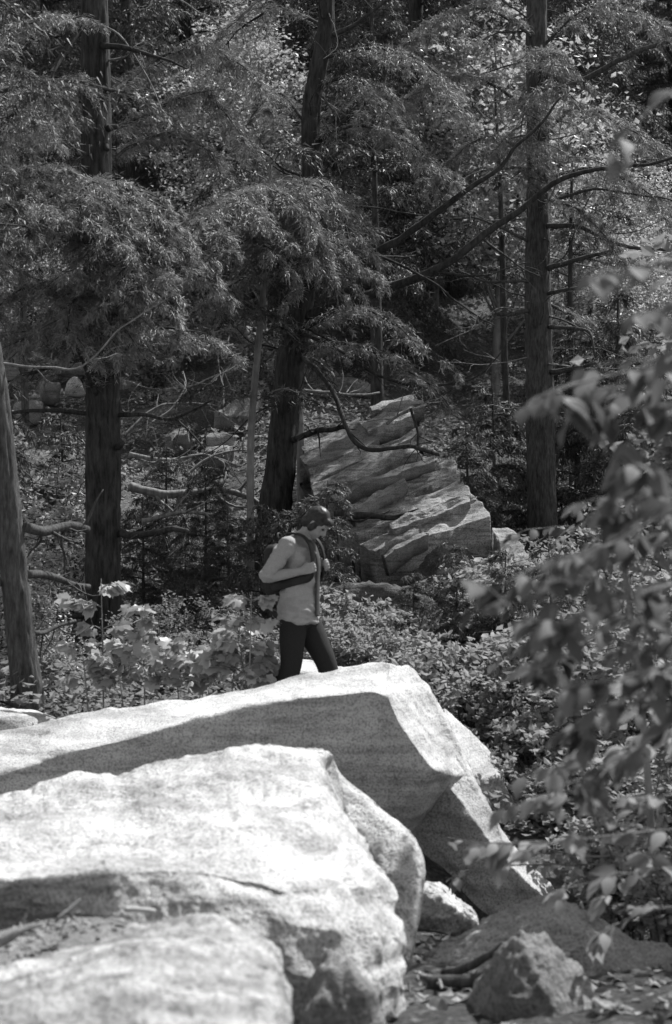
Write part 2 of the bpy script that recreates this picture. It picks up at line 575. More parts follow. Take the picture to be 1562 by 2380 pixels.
low1 = ys([(-420, 2060), (0, 1990), (150, 1960), (300, 1930), (480, 1900), (640, 1880), (780, 1860), (870, 1866)], 10.95) + [(984, 1862, 11.0), (1050, 1850, 11.5), (1060, 1850, 12.2)]
low2 = ys([(-420, 2090), (0, 2030), (150, 2010), (300, 1990), (480, 1970), (640, 1960), (760, 1950), (850, 1955)], 11.05) + [(936, 1948, 11.15), (985, 1930, 11.5), (1000, 1930, 12.1)]
def crisp(row):
    a = [np.array(p, float) for p in row]
    return [tuple(p) for p in a[:8] + [a[7] * .2 + a[8] * .8, a[8], a[8] * .8 + a[9] * .2, a[8] * .2 + a[9] * .8] + a[9:]]
rows = uv_rows([crisp(q) for q in (crest, edge, mid1, mid2, low1, low2)])
bot = [np.array((p[0] - 0.02, 11.1, -0.6)) for p in rows[-1]]
backb = [np.array((p[0], 12.25, -0.6)) for p in rows[0]]
backt = [np.array((p[0], 12.1, p[2] - 0.22)) for p in rows[0]]
V, F = loft([backb, backt] + rows + [bot], 420, 230, 0.22, 0.022, 1.6, 4, 0.006, strata=(0.15, 0.0, 1.0))
solid_rock('granite_ledge', V, F, M_GRANITE, 'long pale granite ledge with a sharp sunlit prow, in front of the walker', 'rock')

# B: the broad rounded mound
crest = ys([(-420, 1960), (0, 1848), (120, 1812), (235, 1797), (265, 1804), (360, 1780), (520, 1742), (650, 1727)], 9.0) + [(752, 1728, 9.0), (783, 1760, 9.15)]
top1 = ys([(-420, 2000), (0, 1908), (120, 1882), (235, 1868), (270, 1866), (360, 1852), (520, 1826), (650, 1815)], 8.4) + [(745, 1840, 8.45), (812, 1925, 8.8)]
top2 = ys([(-420, 2070), (0, 1985), (120, 1970), (235, 1957), (270, 1953), (360, 1940), (520, 1925), (670, 1922)], 7.6) + [(790, 1950, 7.8), (872, 2012, 8.25)]
lip = ys([(-420, 2140), (0, 2052), (120, 2046), (235, 2036), (270, 2032), (360, 2026), (520, 2030), (680, 2050)], 6.95) + [(835, 2055, 7.2), (925, 2092, 7.65)]
face = [(-420, 2170, 7.0), (0, 2092, 7.05), (120, 2092, 6.95), (235, 2090, 6.9), (270, 2090, 6.89), (360, 2094, 6.86), (520, 2110, 6.83), (690, 2150, 6.8), (860, 2170, 6.95), (947, 2180, 7.4)]
face2 = [(-420, 2200, 7.05), (0, 2160, 7.1), (120, 2160, 6.95), (235, 2165, 6.84), (270, 2168, 6.82), (360, 2172, 6.78), (520, 2190, 6.76), (700, 2270, 6.72), (872, 2285, 6.85), (955, 2300, 7.2)]
rows = uv_rows([crest, top1, top2, lip, face, face2])
bot = [np.array((p[0], p[1], -0.55)) for p in rows[-1]]
backb = [np.array((p[0], 9.7, -0.55)) for p in rows[0]]
backt = [np.array((p[0], 9.5, p[2] - 0.1)) for p in rows[0]]
V, F = loft([backb, backt] + rows + [bot], 420, 250, 0.12, 0.034, 2.0, 21, 0.010, strata=(0.12, 0.1, 1.0))
solid_rock('granite_mound', V, F, M_GRANITE_B, 'broad rounded sunlit granite mound with a dark undercut along its front', 'rock')

# B2: the shaded bulge behind its right flank
sil = [(735, 1742), (778, 1762), (802, 1812), (868, 1863), (920, 1905), (958, 1952), (984, 2008), (988, 2058), (978, 2140), (955, 2230), (950, 2300)]
sy = [9.3, 9.25, 9.2, 9.1, 9.0, 8.9, 8.8, 8.75, 8.65, 8.5, 8.4]
R = []
for k in range(5):
    row = []
    for (u, v), y in zip(sil, sy):
        if k == 0: row.append(P(u - 50, v + 14, y + 0.75))
        if k == 1: row.append(P(u, v, y))
        if k == 2: row.append(P(u - 45, v + 22, y - 0.16))
        if k == 3: row.append(P(u - 130, v + 55, y - 0.12))
        if k == 4: row.append(P(u - 230, v + 110, y + 0.3))
    R.append(row)
V, F = loft(R, 150, 130, 0.0, 0.02, 2.3, 33, 0.006, relax=10)
solid_rock('granite_bulge', V, F, M_GRANITE_B, 'smooth shaded granite hump swelling out behind the sunlit mound', 'rock')

# A: the low rock at the bottom
crest = ys([(-420, 2330), (0, 2240), (100, 2222), (185, 2203), (280, 2162), (390, 2144), (500, 2144), (555, 2165), (628, 2188)], 6.0) + [(650, 2222, 6.1)]
top1 = ys([(-420, 2360), (0, 2285), (100, 2262), (185, 2247), (280, 2215), (390, 2205), (500, 2212), (560, 2232), (632, 2255)], 5.45) + [(662, 2300, 5.7)]
top2 = ys([(-420, 2410), (0, 2350), (100, 2330), (185, 2310), (280, 2290), (390, 2290), (500, 2310), (560, 2328), (636, 2352)], 4.95) + [(668, 2385, 5.3)]
fr = ys([(-420, 2520), (0, 2480), (100, 2460), (185, 2450), (280, 2440), (390, 2440), (500, 2460), (560, 2475), (636, 2490)], 4.5) + [(670, 2520, 4.9)]
rows = uv_rows([crest, top1, top2, fr])
bot = [np.array((p[0], p[1] - 0.1, -0.5)) for p in rows[-1]]
backb = [np.array((p[0], 6.25, -0.5)) for p in rows[0]]
V, F = loft([backb] + rows + [bot], 300, 170, 0.12, 0.025, 2.6, 45, 0.009, strata=(0.1, 0.3, 1.0))
solid_rock('granite_slab', V, F, M_GRANITE_A, 'low lichen-blotched granite slab below the debris-filled hollow', 'rock')

# a ledge filling the hollow between slab and mound
V, F = boulder_vf(P(90, 2235, 6.6) + np.array((0, 0, -0.12)), (0.55, 0.42, 0.26), 77, 5, 9, 8, 0.06, 0.02)
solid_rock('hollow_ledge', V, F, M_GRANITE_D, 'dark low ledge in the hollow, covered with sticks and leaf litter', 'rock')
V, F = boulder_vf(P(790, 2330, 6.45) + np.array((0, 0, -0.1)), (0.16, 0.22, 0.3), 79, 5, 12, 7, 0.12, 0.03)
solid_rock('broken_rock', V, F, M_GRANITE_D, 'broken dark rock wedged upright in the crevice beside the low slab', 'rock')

# D: leaning slab under the prow
L1 = [(950, 1715, 11.35), (1010, 1792, 11.28), (1060, 1851, 11.2), (1110, 1913, 11.12), (1150, 1968, 11.05), (1205, 2030, 10.95), (1258, 2080, 10.85), (1300, 2120, 10.75)]
L2 = [(u + du, v + dv, y + 0.2) for (u, v, y), du, dv in zip(L1, (70, 66, 46, 30, 24, 22, 24, 16), (-25, -12, -12, -18, -16, -24, -22, -12))]
L3 = [(u + 10, v + 14, y + 0.9) for u, v, y in L2]
FB = [(u - d, v, y) for u, v, y, d in [(850, 2140, 11.4, 0), (900, 2160, 11.32, 0), (960, 2170, 11.25, 0), (1020, 2180, 11.15, 0), (1080, 2190, 11.05, 0), (1150, 2195, 10.95, 0), (1220, 2195, 10.85, 0), (1290, 2190, 10.75, 0)]]
FM = [tuple((np.array(a) * 0.5 + np.array(b) * 0.5) + np.array((0, 0, .03))) for a, b in zip(L1, FB)]
rows = uv_rows([L3, L2, L1, FM, FB])
bot = [np.array((p[0], p[1] + 1.2, p[2])) for p in rows[-1]]
V, F = loft([bot] + rows, 220, 190, 0.25, 0.016, 1.8, 52, 0.006, strata=(0.7, 0, 0.7), relax=5)
solid_rock('leaning_slab', V, F, M_GRANITE_S, 'dark leaning slab with a bright sunlit edge, under the prow of the ledge', 'rock')

# D2: broken block behind the prow
q = [(1030, 1650, 12.6), (1078, 1688, 12.5), (1135, 1752, 12.4), (1172, 1795, 12.4)]
q2 = [(1060, 1745, 12.0), (1085, 1775, 12.0), (1105, 1808, 12.0), (1160, 1803, 12.1)]
q3 = [(1080, 1880, 12.1), (1110, 1890, 12.1), (1150, 1890, 12.1), (1202, 1885, 12.2)]
rows = uv_rows([q, q2, q3])
bot = [np.array((p[0], p[1] + 0.1, -0.8)) for p in rows[-1]]
bb = [np.array((p[0], 13.2, -0.8)) for p in rows[0]]
bt = [p + np.array((0, 0.4, -0.05)) for p in rows[0]]
V, F = loft([bb, bt] + rows + [bot], 110, 100, 0.2, 0.015, 2.0, 58, 0.006)
solid_rock('split_block', V, F, M_GRANITE, 'split granite block with a bright top, behind the prow', 'rock')
# rock strip beyond the walker
V, F = boulder_vf(P(800, 1570, 13.6) + np.array((0, 0, -0.35)), (0.42, 0.35, 0.45), 62, 5, 8, 8, 0.05)
solid_rock('flat_boulder', V, F, M_GRANITE, 'pale flat-topped boulder just beyond the walker', 'boulder')
V, F = boulder_vf(P(30, 1690, 12.9) + np.array((0, 0, -0.1)), (0.5, 0.4, 0.26), 63, 5, 8, 8, 0.06)
solid_rock('trunk_rock', V, F, M_GRANITE, 'sunlit rock lying against the foot of the leaning trunk', 'rock')

# gully boulders
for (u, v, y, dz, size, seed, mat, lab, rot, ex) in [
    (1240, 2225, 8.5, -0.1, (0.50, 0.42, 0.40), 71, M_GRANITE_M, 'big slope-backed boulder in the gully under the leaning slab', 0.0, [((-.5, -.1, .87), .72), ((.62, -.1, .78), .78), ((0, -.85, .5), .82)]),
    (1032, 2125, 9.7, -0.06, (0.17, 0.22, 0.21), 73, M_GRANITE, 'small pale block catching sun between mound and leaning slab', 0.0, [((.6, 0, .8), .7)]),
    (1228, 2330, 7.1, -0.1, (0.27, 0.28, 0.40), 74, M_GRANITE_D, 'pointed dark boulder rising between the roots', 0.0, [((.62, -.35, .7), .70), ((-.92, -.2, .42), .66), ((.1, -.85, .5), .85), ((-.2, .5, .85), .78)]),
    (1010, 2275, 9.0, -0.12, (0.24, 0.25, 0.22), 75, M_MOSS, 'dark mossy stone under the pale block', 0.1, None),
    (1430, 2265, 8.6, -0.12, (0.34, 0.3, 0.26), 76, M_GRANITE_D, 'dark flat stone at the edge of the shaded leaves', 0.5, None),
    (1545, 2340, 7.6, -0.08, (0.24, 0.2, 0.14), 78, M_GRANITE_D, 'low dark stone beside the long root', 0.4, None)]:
    V, F = boulder_vf(P(u, v, y) + np.array((0, 0, dz)), size, seed, 6, 5, 16, 0.08, 0.035, rot, ex)
    solid_rock('boulder', V, F, mat, lab, 'boulder')

# ------------------------------------------------------------------ the layered ledge and stones in the wood
def prism(quad, thick, nu=40, nv=16, amp=0.02, seed=0, ridge=9.0):
    """slab from a top face (bl, br, tr, tl) and a thickness vector"""
    bl, br, tr, tl = [np.asarray(p, float) for p in quad]
    s, t = np.linspace(0, 1, nu)[None, :, None], np.linspace(0, 1, nv)[:, None, None]
    top = (bl * (1 - s) + br * s) * (1 - t) + (tl * (1 - s) + tr * s) * t
    nrm = np.cross(br - bl, tl - bl); nrm = nrm / np.linalg.norm(nrm)
    nrm = nrm * (1 if nrm[2] > 0 else -1)
    q = np.stack([s[..., 0] * 1.1 + 0 * t[..., 0], t[..., 0] * ridge + s[..., 0] * 0.6, 0 * s[..., 0] + 0 * t[..., 0] + seed], -1)
    top = top + nrm * (amp * fbm(top * 3.0, 3, seed) + amp * 1.5 * fbm(q, 3, seed + 40))[..., None]
    th = np.asarray(thick, float)
    ring_lo = top[0] + th
    ring_hi = top[-1] + th
    rows = [ring_lo] + [top[k] for k in range(nv)] + [ring_hi]
    G = np.stack(rows)
    G = G + np.stack([fbm(G * 3.5, 4, seed + k) for k in (1, 2, 3)], -1) * amp * 2.2
    m, n = G.shape[:2]
    idx = np.arange(m * n).reshape(m, n)
    b = np.roll(idx, -1, 0)
    Q = np.stack([idx[:, :-1], idx[:, 1:], b[:, 1:], b[:, :-1]], -1).reshape(-1, 4)
    Vv = np.vstack([G.reshape(-1, 3), G[:, 0].mean(0), G[:, -1].mean(0)])
    T = np.vstack([np.stack([idx[:, 0], np.roll(idx[:, 0], -1), np.full(m, m * n)], -1),
                   np.stack([np.roll(idx[:, -1], -1), idx[:, -1], np.full(m, m * n + 1)], -1)])
    return Vv, [Q, T]

ledge = thing('layered_outcrop', 'sunlit outcrop of tilted layered slabs beyond the walker', 'outcrop', P(960, 1330, 18.5))
slabs = [
    [(872, 1282, 17.7), (1132, 1200, 17.9), (1040, 1062, 19.3), (735, 1168, 19.0)],
    [(728, 1152, 19.05), (975, 1052, 19.35), (965, 1022, 19.6), (722, 1124, 19.3)],
    [(716, 1122, 19.3), (950, 1022, 19.6), (985, 992, 19.9), (712, 1096, 19.6)],
    [(716, 1088, 19.6), (880, 1018, 19.8), (870, 990, 20.1), (700, 1062, 19.9)],
    [(704, 1066, 19.9), (850, 1004, 20.1), (838, 980, 20.4), (700, 1046, 20.2)],
    [(852, 1008, 19.9), (958, 960, 20.2), (952, 930, 20.6), (840, 974, 20.4)],
    [(862, 962, 20.4), (985, 938, 20.6), (962, 908, 21.0), (860, 938, 20.9)],
    [(760, 1150, 18.7), (1000, 1056, 19.1), (1010, 1064, 18.95), (770, 1162, 18.55)],
    [(800, 1180, 18.35), (940, 1120, 18.7), (950, 1128, 18.6), (812, 1192, 18.2)],
    [(700, 1100, 19.75), (840, 1040, 20.0), (838, 1022, 20.2), (698, 1084, 19.95)],
    [(900, 1215, 17.95), (1090, 1150, 18.2), (1096, 1162, 18.05), (912, 1232, 17.8)],
    [(880, 1285, 17.75), (965, 1225, 17.85), (990, 1235, 17.6), (900, 1300, 17.5)]]
main = [np.array(c, float) for c in slabs[0]]
cuts = [0, .30, .40, .66, .74, .88, 1.0]
rl = np.random.default_rng(88)
strips = []
for a, b in zip(cuts[:-1], cuts[1:]):
    b2 = b - 0.045
    q = [main[0] * (1 - a) + main[3] * a, main[1] * (1 - a) + main[2] * a, main[1] * (1 - b2) + main[2] * b2, main[0] * (1 - b2) + main[3] * b2]
    off = np.array((0, 0, rl.uniform(-.045, .045)))
    cut = rl.uniform(-.03, .03)
    q[1] = q[1] + (q[1] - q[0]) * cut
    q[2] = q[2] + (q[2] - q[3]) * (cut + rl.uniform(-.05, .03))
    strips.append([tuple(c + off) for c in q])
slabs = strips + slabs[1:]
V, F = prism([P(*c) + np.array((0, .12, -.16)) for c in [(880, 1270, 17.7), (1120, 1195, 17.9), (1030, 1070, 19.2), (740, 1165, 19.0)]], (0, .2, -.6), 40, 30, 0.03, 87, 6.0)
part('gap_shade_bedrock', V, F, M_MOSS, ledge)  # dark colour under the slabs stands in for shade in their gaps
V, F = prism([P(*c) + np.array((0, .15, -.2)) for c in [(735, 1155, 19.05), (985, 1055, 19.35), (970, 935, 20.8), (705, 1060, 20.1)]], (0, .2, -.6), 40, 30, 0.03, 86, 6.0)
part('gap_shade_bedrock', V, F, M_MOSS, ledge)
for k, qd in enumerate(slabs):
    V, F = prism([P(*c) for c in qd], (0.02, 0.25, -0.5 if k < 6 else -0.16), 110, 36, 0.015, 90 + k, 3.0)
    part('slab', V, F, M_LEDGE if k < 8 or k in (10, 11, 15) else M_GRANITE_D, ledge)  # darker granite carries the shading of the upper slabs
V, F = boulder_vf(P(1040, 1330, 18.2), (0.56, 0.5, 0.5), 101, 5, 14, 18, 0.12, 0.05)
part('rock_face', V, F, M_MOSS, ledge)
V, F = prism([P(1175, 1318, 17.6), P(1222, 1300, 17.7), P(1200, 1232, 18.2), P(1150, 1222, 18.1)], (0.0, 0.2, -0.3), 20, 14, 0.02, 120)
part('slab', V, F, M_LEDGE, ledge)
V, F = boulder_vf(P(860, 1500, 17.0), (0.75, 0.5, 0.6), 104, 5, 14, 18, 0.12, 0.05)
solid_rock('mossy_boulder', V, F, M_MOSS, 'mossy grey boulder under the layered outcrop', 'boulder')

for (quad, th, lab, mat) in [
    ([(498, 960, 26), (588, 962, 26), (604, 905, 26.6), (580, 908, 26.6)], (0, .3, -.4), 'triangular pale slab lying among dead twigs', M_GRANITE_D),
    ([(472, 1048, 24), (532, 1052, 24), (548, 1006, 24.4), (488, 1008, 24.5)], (0, .3, -.35), 'small tilted grey slab below the triangular one', M_GRANITE_D),
    ([(55, 1150, 20.8), (128, 1120, 20.8), (148, 1082, 21.4), (90, 1108, 21.4)], (0.05, .25, -.12), 'overhanging slab with a dark hollow under it beside the big trunk', M_GRANITE_D),
    ([(385, 1012, 25.5), (440, 1010, 25.5), (430, 992, 25.9), (395, 995, 25.9)], (0, .2, -.3), 'small flat stone on the sunlit forest floor', M_GRANITE_D)]:
    V, F = prism([P(*c) for c in quad], th, 30, 14, 0.03, 130 + quad[0][0])
    solid_rock('stone_slab', V, F, mat, lab, 'slab')
V, F = boulder_vf(P(110, 1190, 21.3), (0.22, 0.3, 0.28), 140, 4, 9, 8, 0.08)
solid_rock('boulder', V, F, M_MOSS, 'dark boulder carrying the overhanging slab', 'boulder')
for k, (u, v, y, w, h, lab) in enumerate([
    (12, 893, 29, 36, 44, 'rounded boulder at the foot of the slope, half hidden by the leaning trunk'),
    (176, 898, 29, 22, 26, 'small pale cube-like boulder next to the big trunk'),
    (118, 916, 28.6, 34, 28, 'grey rounded boulder beside the small pale one'),
    (165, 862, 31, 44, 22, 'long low boulder above the small pale one'),
    (70, 962, 28, 40, 30, 'dark low boulder in front of the rounded grey one'),
    (20, 1000, 27, 34, 26, 'dim boulder beside the leaning trunk'),
    (478, 842, 33, 34, 26, 'weathered boulder on the slope above the dead twigs'),
    (440, 890, 31, 46, 22, 'flat boulder under the weathered one on the slope'),
    (300, 905, 30, 40, 22, 'low boulder on the slope just past the big trunk'),
    (820, 905, 28, 52, 30, 'dark boulder on the slope above the layered outcrop')]):
    hw = w / FPX * y
    V, F = boulder_vf(P(u, v, y), (hw, hw * 0.9, h / FPX * y), 150 + k, 4, 8, 7, 0.06, 0.02, k)
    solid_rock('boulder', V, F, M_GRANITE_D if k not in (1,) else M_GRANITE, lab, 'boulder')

# ------------------------------------------------------------------ foliage makers
UP = np.array((0, 0, 1.0))
def needles(r, spine, width, density, droop=0.5, ll=0.075, lw=0.02, K=9, t0=0.12, spread=0.45):
    sp = catmull(spine, 40)
    L = np.linalg.norm(np.diff(sp, axis=0), axis=1).sum()
    n = max(5, int(L * density))
    ncl = max(3, int(L * 6.5))
    tc_ = t0 + (1 - t0) * (np.arange(ncl) + r.random(ncl)) / ncl
    wc_ = r.uniform(0.55, 1.35, ncl)
    ci = r.integers(0, ncl, n)
    t = np.clip(tc_[ci] + r.normal(0, 0.022, n), t0, 0.999)
    x = t * 38.999
    i = np.floor(x).astype(int)
    f = (x - i)[:, None]
    p = sp[i] * (1 - f) + sp[i + 1] * f
    tan = unit(sp[i + 1] - sp[i])
    side = unit(np.cross(tan, UP) + 1e-6) * np.where(r.random(n) < .5, -1, 1)[:, None]
    a = r.uniform(0.15, 1.0, n)[:, None]
    d0 = unit(side * np.cos(a) + tan * np.sin(a) + UP * r.normal(0.05, 0.22, (n, 1)))
    ln = width * (0.3 + 0.7 * np.sin(math.pi * np.clip(t, 0.05, 0.97) ** 0.8)) * r.uniform(0.5, 1.2, n) * wc_[ci]
    s = ((np.arange(K) + 0.5) / K)[None, :, None] + r.normal(0, 0.04, (n, K, 1))
    ln3 = ln[:, None, None]
    pos = p[:, None] + d0[:, None] * ln3 * s - UP * droop * ln3 * s ** 2 + r.normal(0, 0.012, (n, K, 3))
    dv = unit(d0[:, None] - UP * 2 * droop * s)
    ld = unit(dv + r.normal(0, spread, (n, K, 3)) - UP * 0.12)
    nr = unit(UP + r.normal(0, 0.5, (n, K, 3)))
    wv = unit(np.cross(ld, nr))
    l = ll * r.uniform(0.6, 1.35, (n, K, 1))
    w = lw * r.uniform(0.6, 1.4, (n, K, 1)) * 0.5
    tri = np.stack([pos - wv * w, pos + wv * w, pos + ld * l], 2)
    return tri.reshape(-1, 3)

def tris_vf(chunks):
    V = np.vstack(chunks)
    return V, np.arange(len(V)).reshape(-1, 3)

def leaf_quads(r, pos, size, flat=0.8, down=0.25):
    n = len(pos)
    d = unit(r.normal(size=(n, 3)) * np.array((1, 1, 0.45)) - UP * down)
    nr = unit(UP * flat + r.normal(0, 0.6, (n, 3)))
    w = unit(np.cross(d, nr))
    s = size * r.uniform(0.6, 1.3, (n, 1))
    cup = np.cross(w, d) * s * 0.12
    q = np.stack([pos - d * s * 0.5, pos + w * s * 0.33 - cup, pos + d * s * 0.55, pos - w * s * 0.33 - cup], 1)
    return q.reshape(-1, 3)

def quads_vf(chunks):
    V = np.vstack(chunks)
    return V, np.arange(len(V)).reshape(-1, 4)

def clumps(r, center, radii, n_cl, per, cl_r, size, shell=0.55):
    d = unit(r.normal(size=(n_cl, 3)))
    rr = r.uniform(shell, 1.0, (n_cl, 1))
    c = np.asarray(center) + d * rr * np.asarray(radii)
    k = r.uniform(0.5, 1.4, n_cl)
    pos = np.repeat(c, per, 0) + r.normal(size=(n_cl * per, 3)) * np.repeat(k, per)[:, None] * cl_r * np.array((1, 1, 0.5))
    return leaf_quads(r, pos, size), c

def limb_part(parent, pts, r0, r1, mat, sides=8, seed=0, name='branch', rough=0.12):
    pts = np.asarray(pts, float)
    n = max(8, int(np.linalg.norm(np.diff(pts, axis=0), axis=1).sum() / 0.06))
    n = min(n, 60)
    p = catmull(pts, n)
    rad = np.linspace(r0, r1, n)
    wob = np.stack([fbm(p * 2.2, 3, seed + k) for k in (1, 2, 3)], -1) * 0.045
    wob *= np.linspace(0, 1, n)[:, None] ** 0.5
    V, F = tube(p + wob, rad, sides, None, rough, seed)
    return part(name, V, F, mat, parent)

def twigs_vf(r, spine, n, length, rad, down=0.2, t0=0.2):
    """bare side twigs along a branch"""
    sp = catmull(spine, 40)
    out = []
    for _ in range(n):
        k = int(r.uniform(t0, 0.98) * 38)
        tan = unit(sp[k + 1] - sp[k])
        d = unit(tan * 0.6 + r.normal(0, 0.6, 3) - UP * down)
        L = length * r.uniform(0.4, 1.2)
        c = [sp[k]]
        for j in range(3):
            d = unit(d + r.normal(0, 0.28, 3))
            c.append(c[-1] + d * L / 3)
        out.append(tube(c, np.linspace(rad, rad * 0.25, 4), 4, 7))
    return out

def trunk_part(tree, pts, rad, mat, seed, bark=0.13, step=0.05, sides=44):
    pts = np.asarray(pts, float)
    n = int(np.linalg.norm(np.diff(pts, axis=0), axis=1).sum() / step)
    V, F = tube(pts, rad, sides, n, 0.0, seed, bark)
    return part('trunk', V, F, mat, tree)

def spine_uv(l):
    return np.array([P(*p) for p in l])

# ------------------------------------------------------------------ the named trees
r = np.random.default_rng(11)

def big_conifer(name, label, path, widths, boughs, bare, top_boughs, mat, nmat, seed, base_sink=0.25, ll=0.055, lw=0.0085, fine_dead=10):
    rr = np.random.default_rng(seed)
    pts = spine_uv(path)
    rad = np.array(widths) * 0.5 / FPX * path[0][2]
    base = pts[0].copy()
    base[2] = float(hz(base[0], base[1]))
    pts = np.vstack([[base[0] + (pts[0][0] - pts[1][0]) * 0.1, base[1], min(base[2], pts[0][2]) - base_sink], pts])
    rad = np.concatenate([[rad[0] * 1.25], rad])
    t = thing(name, label, 'tree', base)
    trunk_part(t, pts, rad, mat, seed)
    ch = []
    for k, (l, w, dens, drp) in enumerate(boughs):
        sp = spine_uv(l)
        w, drp = w * 0.7, drp * rr.uniform(.4, .75)
        bo = limb_part(t, sp, 0.022, 0.004, mat, 7, seed + k)
        ch.append(needles(rr, sp, w, dens * 1.9, drp, ll, lw, K=10))
        # secondary boughs
        cs = catmull(sp, 12)
        for j in (2, 4, 5, 6, 8, 9, 10):
            tan = unit(cs[min(j + 1, 11)] - cs[j - 1])
            sd = unit(np.cross(tan, UP)) * (1 if j % 2 == 1 else -1)
            e = cs[j] + (sd * 0.8 + tan * 0.6) * w * rr.uniform(0.8, 2.0) - UP * w * (drp * 0.5 + rr.uniform(0, .5))
            m = (cs[j] + e) / 2 + UP * 0.05
            limb_part(bo, np.array([cs[j], m, e]) - np.array(t.location), 0.007, 0.002, mat, 4, seed + j, 'twig')
            ch.append(needles(rr, [cs[j], m, e], w * 0.55, dens * 1.7, drp, ll, lw, t0=0.05))
    for k, (l, r0, r1) in enumerate(bare):
        sp = spine_uv(l)
        bo = limb_part(t, sp, r0, r1, mat, 9, seed + 50 + k)
        if len(l) > 2:
            for V, F in twigs_vf(rr, sp, 7, 0.35, max(0.004, r1 * 0.5)):
                part('twig', V - np.array(t.location), F, mat, bo)
    for k in range(fine_dead):
        z = rr.uniform(pts[1][2] + 0.9, pts[1][2] + 6.5)
        px, py = np.interp(z, pts[:, 2], pts[:, 0]), np.interp(z, pts[:, 2], pts[:, 1])
        a = rr.uniform(math.pi * 0.85, math.pi * 2.15)
        d = np.array((math.cos(a), math.sin(a) * 0.7, rr.uniform(-.25, .3)))
        Lb = rr.uniform(0.6, 2.0)
        c = [np.array((px, py, z))]
        for q in range(5):
            d = unit(d + rr.normal(0, .25, 3))
            c.append(c[-1] + d * Lb / 5)
        bo = limb_part(t, c, rr.uniform(.008, .014), .0025, M_DEAD if k % 3 == 0 else mat, 5, seed + 90 + k)
        for V, F in twigs_vf(rr, c, 5, 0.4, .0035, 0.0):
            part('twig', V - np.array(t.location), F, M_DEAD if k % 3 == 0 else mat, bo)
    top = pts[-1]
    hz0, z1 = top_boughs[0], top[2]
    for k in range(top_boughs[1]):
        z = hz0 + (z1 - hz0) * rr.random()
        j = np.argmin(np.abs(pts[:, 2] - z))
        px, py = np.interp(z, pts[:, 2], pts[:, 0]), np.interp(z, pts[:, 2], pts[:, 1])
        a = rr.uniform(0, 2 * math.pi)
        Lb = top_boughs[2] * (0.35 + 0.65 * (1 - (z - hz0) / max(0.1, z1 - hz0))) * rr.uniform(0.7, 1.2)
        d = np.array((math.cos(a), math.sin(a), 0))
        sp = np.array([[px, py, z], [px, py, z + 0.15] + d * Lb * 0.4, [px, py, z + 0.1] + d * Lb * 0.75, [px, py, z - 0.1] + d * Lb])
        ch.append(needles(rr, sp, 0.45, 60, 0.5, ll * 1.25, lw * 1.3))
        limb_part(t, sp, 0.02, 0.004, mat, 5, seed + 200 + k)
    V, F = tris_vf(ch)
    part('crown', V, F, nmat, t, False, 'stuff')
    return t

